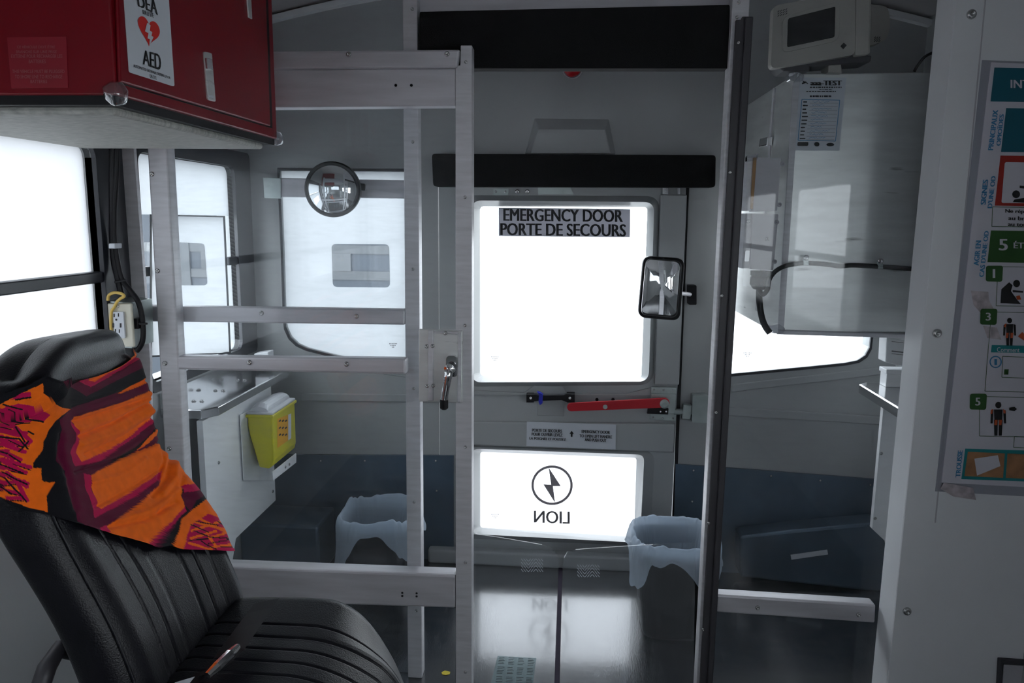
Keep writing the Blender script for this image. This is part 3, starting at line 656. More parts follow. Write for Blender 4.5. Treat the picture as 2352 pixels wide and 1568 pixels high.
# ------------------------------------------------------------------ stainless equipment box, upper right
YM = 2.06; XM = PY(1805, 468, YM).x
zt, zb = PY(1829, 170, YM).z, PY(1790, 768, YM).z
t = thing('stainless_box', 'large stainless equipment box hung high on the right behind the partition', 'box', (XM, YM, zb))
mf = put('body', box(XM, XW-.001, YM, 2.62, zb, zt), STEEL, t, bevel=.003)
put('front_cover', slab([(1832, 168), (2150, 166), (2110, 764), (1795, 764)], YM-.008, .008), STEEL, t, bevel=.003)
put('bottom_lip', slab([(1790, 758), (2110, 768), (2110, 778), (1790, 768)], YM-.022, .02), ALUH, t, bevel=.003)
put('side_flange', slab([(1822, 190), (1838, 170), (1800, 764), (1786, 764)], YM-.012, .006), ALU, t, bevel=.001)
for q in ([(1812, 168), (1832, 165), (1848, 172), (1845, 185), (1826, 188), (1812, 182)], [(1768, 748), (1790, 744), (1804, 754), (1800, 764), (1778, 766), (1766, 760)]):
    put('corner_guard', slab(rquad(q, 4, 3), YM-.028, .03), CLEARP, t, bevel=.004)
# side details: door seam, catch
put('side_door_edge', slabx([(1775, 202), (1779, 202), (1738, 714), (1734, 712)], XM-.004, .004), ALU, t)
put('side_catch', slabx([(1745, 318), (1762, 314), (1760, 334), (1742, 338)], XM-.018, .016), CHROME, t, bevel=.003)
# electrical housings on the side
th = thing('switch_housing', 'light grey electrical housing on the left side of the stainless box', 'housing', (XM-.06, YM+.02, .95))
Yh = YM-.01
up = put('upper_cover', slab(rquad([(1739, 361), (1794, 362), (1785, 484), (1730, 486)], 3), Yh-.02, .05), GREYP, th, bevel=.003)
lo = put('lower_cover', slab(rquad([(1730, 490), (1788, 492), (1776, 620), (1722, 618)], 3), Yh-.02, .05), GREYP, th, bevel=.003)
put('amber_gasket', slab([(1731, 362), (1739, 362), (1731, 480), (1724, 480)], Yh-.016, .05), BROWN, up)
put('steel_back', slab([(1717, 362), (1731, 362), (1724, 484), (1712, 484)], Yh-.010, .06), ALU, up)
put('steel_back', slab([(1712, 490), (1729, 490), (1722, 616), (1704, 616)], Yh-.010, .06), ALU, lo)
for x, y in ((1797, 376), (1790, 470), (1784, 510), (1779, 601)): screw(PY(x, y, Yh-.02), (0, -1, 0), up, .006, GREYP)
for x, y in ((1762, 549), (1719, 508)): screw(PY(x, y, Yh-.02), (0, -1, 0), lo, .005)
put('clear_catch', slab(rquad([(1712, 575), (1722, 575), (1720, 600), (1710, 600)], 3), Yh-.02, .01), CLEARP, lo)
put('corner_guard', slab(rquad([(1716, 358), (1742, 352), (1740, 366), (1716, 372)], 3), Yh-.022, .02), CLEARP, up)
put('cable_gland', lathe([(.027, 0), (.027, .012), (.024, .014), (.027, .018), (.027, .036), (.018, .048), (.012, .05)], PY(1748, 622, Yh), (0, 0, -1), 12), BLKP, th)
cp = smoothpath([PY(1744, 660, Yh), PY(1744, 690, Yh), PY(1749, 725, Yh), PY(1757, 748, Yh-.01), PY(1768, 764, Yh-.02)])
tag(put('power_cable', tube(cp, .0085), BLKP, smooth=True), 'thick black cable curving down from the grey housing gland', 'cable')
cp = smoothpath([PY(1742, 664, Yh-.01), PY(1752, 676, Yh-.02), PY(1763, 664, Yh-.025), PY(1766, 644, Yh-.025), PY(1780, 624, Yh-.025), PY(1803, 611, Yh-.03), PY(1835, 605, Yh-.012), PY(1856, 604, Yh-.01), PY(1900, 607, Yh-.01), PY(1930, 611, Yh-.012), PY(1960, 609, Yh-.01), PY(2020, 612, Yh-.01), PY(2090, 617, Yh-.01), PY(2130, 620, Yh-.01)])
cb = thing('signal_cable', 'black cable clipped horizontally across the stainless box front', 'cable', PY(1900, 610, Yh-.01))
put('cable', tube(cp, .0062), BLKP, cb, smooth=True)
for x, y in ((1851, 594), (2022, 601)):
    c = put('cable_clip', slab([(x-6, y), (x+6, y), (x+7, y+16), (x-5, y+16)], YM-.026, .006), GALV, cb, bevel=.001); screw(PY(x, y-2, YM-.026), (0, -1, 0), c, .0075, CHROME)
# notice on the stainless box
t = thing('test_certificate', 'white inspection form with handwritten lines stuck on the stainless box', 'notice', PY(1875, 346, YM))
Pn = lambda x, y: PY(x, y, YM-.0105); Pm = lambda x, y: PY(x, y, YM-.0112)
put('sheet', slab([(1836, 178), (1944, 178), (1928, 346), (1823, 345)], YM-.0102, .001), PAPER, t)
rowsT = [('aaa-TEST', 1861, 185, 1934, 196), ('Qualification et certification', 1860, 198, 1933, 203), ('de hottes', 1882, 204, 1912, 207), ('Montréal  Québec  Ottawa  Toronto', 1852, 208, 1920, 212), ('Toll Free 1 800 555-0452', 1860, 218, 1910, 224)]
letters([(s,)+R4(a, b, c, d) for s, a, b, c, d in rowsT[:1]], Pm, 'heading', INK, t, .07)
bm = bmesh.new()
for s, a, b, c, d in rowsT[1:]:
    x = a
    while x < c: w = random.uniform(3, 9); stroke((x, (b+d)/2), (min(x+w, c), (b+d)/2), (d-b)*.6, Pm, bm); x += w+1.6
for k in range(11):
    y = 234+k*8.4; x = 1845-k*.8
    stroke((x, y), (x+random.uniform(8, 14), y), 2.6, Pm, bm); stroke((x+15, y+3), (1925-k*.9, y+3), .5, Pm, bm)
flat(rquad([(1832, 326), (1857, 326), (1856, 335), (1831, 335)], 3), Pm, bm); disc((1876, 331), 6, 5, Pm, bm); disc((1907, 332), 9, 4, Pm, bm)
stroke((1842, 192), (1852, 188), 3, Pm, bm); stroke((1844, 186), (1856, 192), 2, Pm, bm)
put('print', bm, INK, t, recalc=False)
bm = bmesh.new(); q = [(1842, 228), (1929, 230), (1919, 324), (1833, 322)]
for i in range(4): stroke(q[i], q[(i+1) % 4], 1.5, Pm, bm)
for k in range(11):
    y = 233+k*8.4; x = 1866-k*.8; xe = x+random.uniform(24, 46)
    while x < xe: x2 = x+random.uniform(2, 4); stroke((x, y+random.uniform(-2.5, 2)), (x2, y+random.uniform(-2.5, 2)), .8, Pm, bm); x = x2
put('handwriting', bm, BLUT, t, recalc=False)
# beige wall controllers above the box
def controller(name, q, scr, Y, d, label, vents, rot=0):
    tt = thing(name, label, 'controller', PY((q[0][0]+q[2][0])/2, q[2][1], Y), 'beige display units above the stainless box')
    b = put('housing', slab(rquad(q, 14, 5), Y, d), BEIGE, tt, bevel=.008, bseg=4)
    if scr:
        bz = put('bezel', slab(rquad([(p[0]+(p[0]-1868)*.22, p[1]+(p[1]-58)*.28) for p in scr], 18, 5), Y-.003, .006), BEIGE, tt, bevel=.003)
        s = put('screen', slab(rquad(scr, 4, 3), Y-.006, .004), BLKP, tt, bevel=.001)
    bm = bmesh.new()
    for (x, y) in vents: stroke((x-2, y+2), (x+2, y-2), 1.6, pl3(Y-.0085 if scr else Y-.001), bm)
    put('vent_slots', bm, INK, tt, recalc=False)
    return tt
t1 = controller('display_unit', [(1777, 12), (1965, -20), (1965, 126), (1770, 158)], [(1811, 42), (1919, 15), (1917, 85), (1809, 108)], 2.0, .03, 'beige display unit with dark screen above the stainless box', [(1788+i*6, 26+j*5-i*1.5) for i in range(4) for j in range(3)])
put('side_shell', prism([PY(x, y, 2.0) for x, y in ((1966, -22), (2004, -26), (2000, 124), (1964, 128))], (0, .1, 0)), BEIGE, t1, bevel=.006)
put('logo_mark', flat([(1930, 106), (1938, 98), (1945, 104), (1937, 113)], pl3(1.9985)), INK, t1, recalc=False)
put('tray', slab([(1785, 152), (1962, 124), (2003, 128), (2000, 142), (1860, 152), (1860, 163), (1800, 163)], 2.02, .08), RUB, t1, bevel=.003)
put('stand', slab([(1903, 135), (1930, 135), (1936, 168), (1903, 168)], 2.03, .06), BEIGE, t1, bevel=.003)
controller('display_unit', [(1985, 8), (2040, 14), (2046, 60), (2036, 92), (1990, 108)], None, 2.16, .05, 'darker beige rounded unit partly hidden behind the front display unit', [(2010+i*5, 86+j*4) for i in range(3) for j in range(3)])
cp = smoothpath([PY(2150, 118, 2.3), PY(2125, 130, 2.3), PY(2108, 150, 2.3), PY(2100, 164, 2.3)]); tag(put('wire_bundle', tube(cp, .004), BLKP, smooth=True), 'thin black wires behind the display units near cabinet', 'wires')
tag(put('red_sticker_strip', slab([(1990, 100), (2030, 104), (2028, 112), (1996, 112)], 2.15, .004), HEART, None), 'small red and white strip under the rear display unit', 'strip') if False else None
# ------------------------------------------------------------------ mirrors
t = thing('round_mirror', 'round convex mirror with black rim hanging on the rear left window bar', 'mirror', PY(764, 497, YR-.1))
c = PY(764, 435, YR-.115); R_ = .0935; ax = Vector((.16, -1, -.05)).normalized()
prof = [(R_, -.028), (R_, .004), (R_-.004, .007), (R_-.009, .005), (R_-.010, .002)]
put('rim', lathe(prof, c, ax, 56), BLKP, t, smooth=False)
rs = [(R_-.009)*k/14 for k in range(14, -1, -1)]; RC = .17
put('glass', lathe([(r, .003+math.sqrt(RC*RC-r*r)-math.sqrt(RC*RC-(R_-.009)**2)) for r in rs], c, ax, 56), MIRROR, t, smooth=True)
put('bracket', tube([c-ax*.02, PY(800, 430, YR-.04)], .007), ALU, t)
put('clip', slab(rquad([(818, 420), (840, 422), (840, 438), (818, 436)], 4), YR-.05, .02), CHROME, t, bevel=.003)
t = thing('rectangular_mirror', 'tall rounded rectangular mirror with black rim beside the door window', 'mirror', PY(1518, 735, YR-.14))
q = [(1478, 587), (1574, 594), (1562, 737), (1465, 729)]; qi = [(1484, 593), (1567, 600), (1556, 730), (1472, 723)]
ring_o = rquad(q, 20, 8); ring_i = rquad(qi, 16, 8)
put('rim', slab(ring_o, YR-.15, .03, [ring_i]), BLKP, t, bevel=.004)
bm = bmesh.new()      # slightly convex mirror glass
cc = Vector((1520, 662)); rings = []
for k in (1.0, .92, .84, .76, .68, .6, .52, .44, .36, .28, .2, .12, .02):
    rings.append([PY(cc.x+(x-cc.x)*k, cc.y+(y-cc.y)*k, YR-.147+.012*k*k*((x-cc.x)**2+(y-cc.y)**2)/5200) for x, y in ring_i])
put('glass', loft(rings, bm, False, True), MIRROR, t, smooth=True)
put('bracket', tube([PY(1548, 672, YR-.12), PY(1585, 676, YR-.04)], .007), ALU, t)
put('mount', slab(rquad([(1582, 655), (1600, 655), (1600, 700), (1582, 700)], 3), YR-.04, .04), BLKP, t, bevel=.002)
# ------------------------------------------------------------------ left shelf, board, sharps bin
Xs = -1.0
t = thing('steel_shelf', 'polished steel shelf along the left wall behind the partition', 'shelf', (-1.07, 2.3, .65))
Zs = PX(580, 895, Xs).z
bm = prism([Vector((-XW+.001, 2.0, Zs)), Vector((-1.03, 2.0, Zs)), Vector((Xs, 2.045, Zs)), Vector((Xs, 2.60, Zs)), Vector((-XW+.001, 2.60, Zs))], (0, 0, -.004))
SHM = mat('polished_shelf_steel', (.7, .7, .71), .12, 1, .05, 6)
put('tray', bm, SHM, t)
lip = [Vector((-XW+.002, 2.0, Zs)), Vector((-1.03, 2.0, Zs)), Vector((Xs, 2.045, Zs)), Vector((Xs, 2.60, Zs))]
bm = loft([[p+Vector(o) for o in ((0, 0, .006), (.004, -.004, .004), (.004, -.004, -.02), (-.004, .004, -.02), (-.004, .004, .006))] for p in lip])
put('folded_lip', bm, SHM, t, bevel=.001)
put('back_fold', box(-XW+.001, -XW+.012, 2.0, 2.6, Zs, Zs+.05), SHM, t)
for yy in (2.12, 2.26, 2.42):
    for dx in (.02, .045): screw((-XW+dx+.02, yy, Zs), (0, 0, 1), t, .007)
t = thing('white_board', 'white board panel hanging below the steel shelf on the left', 'panel', (-1.03, 2.2, .2))
zb0 = PX(632, 1150, -1.02).z
put('panel', prism([Vector((-1.02, 1.99, Zs-.024)), Vector((-1.02, 2.485, Zs-.024)), Vector((-1.02, 2.485, zb0+.0)), Vector((-1.02, 2.16, zb0-.0)), Vector((-1.02, 2.10, zb0-.12)), Vector((-1.02, 1.99, zb0-.12))], (-.018, 0, 0)), WHITE, t, bevel=.001)
for x, y in ((502, 1062), (626, 1128)): screw(PX(x, y, -1.02), (1, 0, 0), t, .0055)
put('support', box(-XW+.001, -1.04, 2.3, 2.32, Zs-.2, Zs-.026), ALU, t)
t = thing('sharps_container', 'yellow sharps container with milky lid hung on the white board', 'container', (-.97, 2.45, .42))
X0, X1 = -1.016, -.928
yA, yB = PX(562, 990, X0).y, PX(681, 960, X1).y
ztop = PX(625, 956, X1).z; zbot = PX(625, 1082, X1+.0).z
bm = bmesh.new()
prof = [(X0+.006, ztop), (X1, ztop), (X1, zbot+.03), (X1-.005, zbot+.012), (X1-.018, zbot), (X1-.05, zbot+.004), (X1-.062, zbot+.05), (X0+.012, ztop-.07), (X0+.006, ztop-.04)]
bm = prism([Vector((a, yA+.01, b)) for a, b in prof], (0, yB-yA-.02, 0)); put('body', bm, YEL, t, bevel=.006, bseg=3)
put('rim', box(X0+.002, X1+.005, yA+.004, yB-.003, ztop-.006, ztop+.004), YEL, t, bevel=.003)
put('lid', box(X0+.004, X1+.002, yA+.008, yB-.007, ztop+.004, ztop+.012), LIDM, t, bevel=.003)
bm = loft([[Vector((-.975+.030*math.cos(a), y, ztop+.012+.024*math.sin(a)*s)) for a in np.linspace(0, PI, 12)] for y, s in ((yA+.02, .6), (yA+.04, 1), (yB-.05, 1), (yB-.012, .8))])
put('lid_flap', bm, LIDM, t, smooth=False)
PXl = lambda x, y: PX(x, y, X1+.001)
put('orange_label', flat([(637, 962), (669, 949), (669, 1006), (637, 1029)], PXl), ORL, t, recalc=False)
put('white_label_edge', flat([(662, 952), (669, 949), (669, 1006), (662, 1011)], lambda x, y: PX(x, y, X1+.0015)), PAPER, t, recalc=False)
bm = bmesh.new()
for i in range(9): xx = 641+(i % 3)*7; yy = 968+(i//3)*16; stroke((xx, yy), (xx+4, yy-4), 3.2, lambda x, y: PX(x, y, X1+.0017), bm)
put('label_print', bm, INK, t, recalc=False)
put('wall_bracket', prism([PX(x, y, X0-.0) for x, y in ((550, 952), (600, 930), (628, 1104), (558, 1103))], (.003, 0, 0)), WHITE, t, bevel=.001)
put('bracket_foot', prism([PX(x, y, X1+.004) for x, y in ((626, 1084), (681, 1040), (681, 1062), (628, 1104))], (-.004, 0, 0)), WHITE, t, bevel=.002)
for x, y in ((655, 1072), (664, 1066)): screw(PX(x, y, X1+.004), (1, 0, 0), t, .005)
# small white block at the shelf's far end
tag(put('white_block', slab([(583, 812), (616, 808), (618, 846), (585, 846)], 2.55, .05), WHITE, bevel=.003), 'small white block standing at the far end of the steel shelf', 'block')
# right side: shelf, board, dispenser
t = thing('board_panel', 'narrow white board panel at the right wall beside the tall cabinet', 'panel', (1.06, 2.3, .1))
Xb = PY(2030, 1000, 2.4).x
bm = prism([PY(x, y, 2.4) for x, y in ((2030, 925), (2140, 925), (2140, 1300), (2060, 1268), (2003, 1214))], (0, .02, 0)); put('panel', bm, WHITE, t, bevel=.001)
for x, y in ((2024, 1041), (2010, 1190)): screw(PY(x, y, 2.4), (0, -1, 0), t, .005)
t = thing('steel_shelf', 'short polished steel shelf edge at the right beside the tall cabinet', 'shelf', (1.0, 2.2, .66))
a, b = PY(1976, 886, 2.45), PY(2064, 942, 2.12); Zr = a.z
b = PZ(2066, 941, Zr)
bm = prism([a, b, Vector((XW, b.y, Zr)), Vector((XW, a.y+.05, Zr)), Vector((a.x+.02, a.y+.05, Zr))], (0, 0, -.004)); put('tray', bm, SHM, t)
bm = loft([[p+Vector(o) for o in ((0, 0, .006), (-.005, -.003, .004), (-.005, -.003, -.022), (.003, .003, -.022), (.003, .003, .006))] for p in (Vector((a.x+.03, a.y+.03, Zr)), a, b)]); put('folded_lip', bm, SHM, t, bevel=.001)
t = thing('wall_dispenser', 'white paper lined box above the right shelf beside the cabinet', 'dispenser', PY(2060, 850, 2.4))
put('body', slab([(2037, 775), (2110, 785), (2110, 850), (2034, 832)], 2.42, .06), WHITE, t, bevel=.003)
bm = bmesh.new()
for y in (784, 806, 812): stroke((2048, y), (2075, y+3), 2.5 if y == 806 else 1, pl3(2.419), bm)
put('print', bm, INKG, t, recalc=False)
tb = thing('white_crate', 'white lidded box standing on the right shelf', 'box', (1.08, 2.45, Zr))
xa = PY(2036, 870, 2.44).x
put('body', box(xa, XW-.002, 2.44, 2.49, Zr, PY(2036, 858, 2.44).z), WHITE, tb, bevel=.002); put('lid', box(xa-.004, XW-.002, 2.436, 2.494, PY(2036, 858, 2.44).z, PY(2036, 848, 2.44).z), WHITE, tb, bevel=.002)
# dark boxes: left a wheel arch, right a panel reflection built as a solid
for nm, x0, x1, lab in (('wheel_reflection_box', .5, XW, 'r'), ('wheel_reflection_box', -XW, -.80, 'l')):
    if lab == 'r':
        o = tag(put(nm, slab([(1700, 1232), (1820, 1218), (2020, 1200), (2060, 1420), (1990, 1380), (1700, 1325)], 2.56, .09), KICK, bevel=.008), 'dark low box standing in for a reflection at right rear, carrying a white strip', 'box')
    else:
        o = tag(put(nm, box(-XW+.001, -.86, 2.46, 2.65, 0, .2), KICK, bevel=.01), 'dark low wheel box in the left rear corner', 'box')
tag(put('white_label_strip', slab([(1816, 1274), (1900, 1262), (1902, 1273), (1818, 1285)], 2.558, .0015), PAPER), 'narrow white label strip on the dark right reflection box', 'label')
tag(put('tape_patch', slab([(715, 1207), (737, 1214), (727, 1235), (705, 1226)], YR-.0135, .001), GALV), 'lower small grey tape square on dark kick panel left of bin', 'tape')
tag(put('tape_patch', slab([(745, 1170), (766, 1175), (756, 1194), (737, 1190)], YR-.0135, .001), GALV), 'upper small grey tape square on dark kick panel left of bin', 'tape')
for x, y in ((737, 1058), (838, 1058), (1001, 1058), (593, 1235), (1003, 1127), (1593, 1080), (1590, 1151), (1771, 1093), (1884, 1103), (1999, 1113)):
    s = screw(PY(x, y, YR-.012), (0, -1, 0), None, .004); s.name = 'trim_screw'; struct(s)
tag(put('yellow_scrap', prism([PZ(x, y, .0005) for x, y in ((1014, 1544), (1022, 1540), (1034, 1543), (1033, 1548), (1024, 1550), (1016, 1549))], (0, 0, .001)), YELM), 'tiny yellow scrap on the floor behind the sliding door', 'scrap')
# ------------------------------------------------------------------ bins with liners
def bin_and_liner(cx, cy, w, d, h, lab1, lab2, seed, drop):
    tt = thing('waste_bin', lab1, 'bin', (cx, cy, 0), 'black waste bins behind the partition')
    def ring(sx, sy, z, n=40, r=.35, off=0):
        out = []
        for k in range(n):
            a = 2*PI*k/n; c_, s_ = math.cos(a), math.sin(a)
            e = 2/4.2; out.append(Vector((cx+sx*(abs(c_)**e)*(1 if c_ > 0 else -1), cy+sy*(abs(s_)**e)*(1 if s_ > 0 else -1), z)))
        return out
    W, Dp = w/2, d/2
    rings = [ring(W*.74, Dp*.74, 0), ring(W*.76, Dp*.76, .01), ring(W*.86, Dp*.86, h*.42), ring(W*.885, Dp*.885, h*.425), ring(W*.98, Dp*.98, h-.012), ring(W*1.03, Dp*1.03, h-.010), ring(W*1.03, Dp*1.03, h), ring(W*.97, Dp*.97, h), ring(W*.8, Dp*.8, h*.4), ring(W*.70, Dp*.70, .012)]
    put('bucket', loft(rings), BLKP, tt, smooth=False)
    rnd = random.Random(seed); n = 180
    prof = [(.60, -.255), (.67, -.2), (.75, -.13), (.83, -.08), (.88, -.04), (.92, .0), (.98, .030), (1.045, .030), (1.085, .014), (1.10, -.006), (1.10, -.03), (1.115, -.055), (1.13, -.08), (1.15, -.105)]
    rr = []
    for i, (s, dz) in enumerate(prof):
        row = []
        for k in range(n):
            a = 2*PI*k/n; c_, s_ = math.cos(a), math.sin(a); e = 2/3.2
            fold = (noise.noise(Vector((c_*3+seed, s_*3, i*.3)))*.05*(.4+i*.16) + abs(noise.noise(Vector((c_*9+seed, s_*9, i*.4))))*.05 + noise.noise(Vector((c_*18, s_*18+seed, i*.8)))*.02)*(.5 if 4 < i < 8 else 1)
            S = s+(abs(fold) if i > 7 else -abs(fold) if i < 5 else 0)*.8
            lift = noise.noise(Vector((c_*1.5, s_*1.5+seed, 3)))*.035+noise.noise(Vector((c_*7, s_*7+seed, 3)))*.012
            z = h+dz*(1 if i < 9 else drop(a))+(lift if dz < 0 else abs(lift)*.8)
            row.append(Vector((cx+W*S*(abs(c_)**e)*(1 if c_ > 0 else -1), cy+Dp*S*(abs(s_)**e)*(1 if s_ > 0 else -1), max(z, .02))))
        rr.append(row)
    o = put('bin_liner', loft(rr, None, False, False), BAG, smooth=True)
    sm = o.modifiers.new('s', 'SUBSURF'); sm.levels = 1; sm.render_levels = 1
    tag(o, lab2, 'bin liner', 'milky plastic bin liners')
def flap(*lobes):
    def f(a):
        v = .12
        for c, w, h in lobes:
            d = (a/PI-c+1) % 2-1; v = max(v, h*math.exp(-(d/w)**4))
        return v
    return f
bin_and_liner(.352, 2.27, .25, .25, .285, 'black waste bin in the aisle behind the dark channel post', 'bluish milky liner bag hanging over the right bin', 3, flap((1.22, .13, 1.0), (1.66, .14, .95), (0, .2, .55), (.6, .4, .5)))
bin_and_liner(-.62, 2.40, .25, .24, .265, 'black waste bin behind the sliding door at left', 'white milky liner bag puffed over the left bin', 9, flap((1.2, .22, 1.3), (1.75, .2, .9), (.2, .25, .6), (.7, .3, .8)))
# ------------------------------------------------------------------ outlet box and cables on the left
t = thing('outlet_box', 'ivory faced electrical outlet box at left beside the sliding door post', 'outlet', PY(280, 800, YA-.06))
Yo = 1.785
put('back_box', slab([(250, 690), (300, 695), (304, 800), (256, 796)], Yo, .10), GALV, t, bevel=.002)
fp = put('face_plate', slab([(241, 697), (301, 697), (308, 797), (247, 795)], Yo-.008, .009), IVORY, t, bevel=.003)
rc_ = put('receptacle', slab(rquad([(259, 716), (283, 716), (287, 777), (263, 776)], 3), Yo-.014, .007), PAPER, t, bevel=.002)
bm = bmesh.new(); Pk = pl3(Yo-.0145)
for x, y in ((262, 724), (272, 723), (265, 759), (274, 760)): flat([(x-1.4, y-4), (x+1.4, y-4), (x+1.4, y+4), (x-1.4, y+4)], Pk, bm)
for x, y in ((267, 734), (269, 772)): disc((x, y), 2.6, 2.6, Pk, bm, 10)
for x, y in ((260, 747), (277, 747)): flat([(x-2, y-5), (x+2, y-5), (x+2, y+5), (x-2, y+5)], Pk, bm)
put('sockets', bm, INK, t, recalc=False)
for x, y in ((270, 703), (273, 788)): screw(PY(x, y, Yo-.008), (0, -1, 0), t, .004, CHROME)
put('side_clip', slab([(303, 732), (317, 732), (318, 755), (303, 755)], Yo+.005, .03), BLKP, t)
YC = 1.80
cpt = [(259, 330), (258, 400), (258, 470), (258, 548), (262, 600), (272, 645), (279, 676)]
w_ = thing('black_conduit', 'pair of black cables running down the left window pillar to the outlet', 'cable', PY(259, 676, YC))
put('cable', tube(smoothpath([PY(x, y, YC) for x, y in cpt]), .0075), BLKP, w_, smooth=True)
put('cable', tube(smoothpath([PY(x, y, YC) for x, y in ((269, 330), (268, 400), (263, 470), (263, 548), (270, 600), (280, 640), (300, 668), (316, 690), (325, 720), (329, 755), (328, 780), (322, 796), (314, 806))]), .0065), BLKP, w_, smooth=True)
put('white_band', slab([(249, 559), (264, 559), (264, 571), (249, 571)], YC-.02, .03), PAPER, w_, bevel=.002)
put('cable_tie', tube([PY(264, 648, YC-.012), PY(290, 643, YC-.012)], .003, 6), BLKP, w_)
put('cable_tie', tube([PY(320, 743, YC-.012), PY(338, 743, YC-.012)], .003, 6), BLKP, w_)
tag(put('rubber_tourniquet', tube(smoothpath([PY(x, y, Yo-.0135) for x, y in ((248, 690), (250, 678), (262, 672), (278, 674), (285, 680), (276, 686), (268, 694), (262, 706), (256, 716), (255, 740), (256, 770), (258, 797))]), .0036), YELT, smooth=True), 'pale yellow rubber band looped over the outlet box', 'rubber band')
# ------------------------------------------------------------------ red cabinet
XR = -.69; Yc0 = PX(268, 224, XR).y; Yc1 = PX(637, 325, XR).y; Zc = PX(268, 224, XR).z
t = thing('red_cabinet', 'red wall cabinet with defibrillator sign at upper left', 'cabinet', (-.92, Yc0, Zc))
put('body', box(-XW+.002, XR, Yc0, Yc1, Zc+.004, 1.93), RED, t, bevel=.003)
put('black_base', box(-XW+.002, XR-.006, Yc0+.006, Yc1-.004, Zc-.010, Zc+.005), BLKP, t)
put('underside_board', box(-XW+.002, XR-.022, Yc0+.03, Yc1-.03, Zc-.022, Zc-.008), UND, t, bevel=.006)
dq = [(268, -80), (609, -80), (622, 290), (277, 188)]
dr = put('door', slabx(dq, XR+.007, -.006), RED, t, bevel=.0025)
put('door_gap', slabx([(264, -80), (613, -80), (626, 295), (273, 192)], XR+.0008, -.001), BLKP, t)
lt = put('latch', slabx(rquad([(469, 118), (487, 122), (496, 234), (478, 229)], 4, 3), XR+.010, -.004), STEEL, dr, bevel=.001)
put('latch_key', slabx([(476, 133), (487, 135), (490, 160), (478, 158)], XR+.015, -.005), CHROME, lt, bevel=.001)
put('latch_tab', slabx([(479, 217), (490, 220), (491, 226), (480, 223)], XR+.013, -.003), PAPER, lt)
put('latch', slabx([(566, -30), (576, -30), (580, 44), (572, 40)], XR+.010, -.004), STEEL, dr, bevel=.001)
for x, y, Z_ in ((246, 212, 0), (636, 320, 1)):
    cpt_ = Vector((XR, Yc0 if not Z_ else Yc1, Zc+.006))
    bm = bmesh.new(); bmesh.ops.create_icosphere(bm, subdivisions=3, radius=.018 if not Z_ else .016)
    for v in bm.verts: v.co = v.co*(1+.18*noise.noise(v.co*90)) + cpt_
    cg = put('corner_guard', bm, CLEARP, t, smooth=True); cg['label'] = 'clear plastic corner bumper'
# AED sign
ts = thing('aed_sign', 'white sticker with red heart on the red cabinet door', 'sign', PX(345, 195, XR+.008))
SX = lambda o: (lambda x, y: PX(x, y, XR+.008+o))
put('backing', slabx(rquad([(281, -60), (384, -60), (401, 199), (297, 166)], 5, 3), XR+.0084, -.001), PAPER, ts)
letters([('DEA', (314, -8), (360, -2), (363, 35), (317, 14)), ('SUR LE SITE', (327, 22), (352, 30), (353, 41), (328, 32)), ('AED', (327, 114), (369, 125), (371, 163), (328, 147)),
         ('AUTOMATED EXTERNAL DEFIBRILLATOR', (306, 147), (391, 176), (392, 182), (307, 154)), ('ON SITE', (343, 170), (359, 175), (360, 183), (344, 178))], SX(.0012), 'lettering', INK, ts, .035)
hp_ = []
for a in np.linspace(0, 2*PI, 60, endpoint=False):
    hx = 16*math.sin(a)**3; hy = 13*math.cos(a)-5*math.cos(2*a)-2*math.cos(3*a)-math.cos(4*a)
    hp_.append((342+hx*1.58, 70-hy*2.2+hx*.72))
put('heart', flat(hp_, SX(.0010)), HEART, ts, recalc=False)
put('heart_bolt', flat([(338, 52), (346, 58), (344, 70), (350, 74), (348, 82), (353, 85), (343, 105), (344, 90), (339, 88), (341, 76), (333, 72)], SX(.0016)), PAPER, ts, recalc=False)
# charging sticker on the face towards the camera
ts = thing('charging_sticker', 'red bilingual battery charging sticker on the red cabinet side', 'sign', PY(85, 203, Yc0))
put('backing', slab([(16, 86), (152, 84), (156, 201), (26, 203)], Yc0-.001, .001), STRED, ts)
LL = []
for s, x0, x1, y in (('CE VÉHICULE DOIT ÊTRE', 39, 126, 107), ('BRANCHÉ SUR UNE PRISE', 37, 130, 118), ('EXTERNE POUR RECHARGER LES', 26, 143, 129), ('BATTERIES', 66, 105, 141), ('THIS VEHICLE MUST BE PLUGGED', 28, 148, 164), ('TO SHORE LINE TO RECHARGE', 34, 143, 176), ('BATTERIES', 70, 108, 187)):
    LL.append((s,)+R4(x0, y-4, x1, y+4, 0))
letters(LL, pl3(Yc0-.0018), 'lettering', PINK, ts, .0)
# ------------------------------------------------------------------ seat
NEAR = [(97, 880), (92, 935), (93, 1000), (103, 1090), (121, 1184), (155, 1260), (198, 1345), (240, 1425), (275, 1500), (310, 1590), (335, 1680), (345, 1750)]
FAR = [(316, 812), (330, 832), (340, 862), (352, 916), (362, 982), (392, 1036), (445, 1095), (488, 1152), (520, 1204), (548, 1268), (573, 1331), (583, 1385)]
THK = [.112, .118, .120, .120, .118, .115, .113, .112, .112, .112, .11, .11]
YN_, YFR = .975, 1.36
def cr(L, t):
    i = min(int(t), len(L)-2); f = t-i
    p0, p1, p2, p3 = [np.array(L[k], float) for k in (max(i-1, 0), i, i+1, min(i+2, len(L)-1))]
    return .5*(2*p1+(p2-p0)*f+(2*p0-5*p1+4*p2-p3)*f*f+(3*p1-p0-3*p2+p3)*f**3)
A3 = [np.array(PY(x, y, YN_)) for x, y in NEAR]; B3 = [np.array(PY(x, y, YFR)) for x, y in FAR]
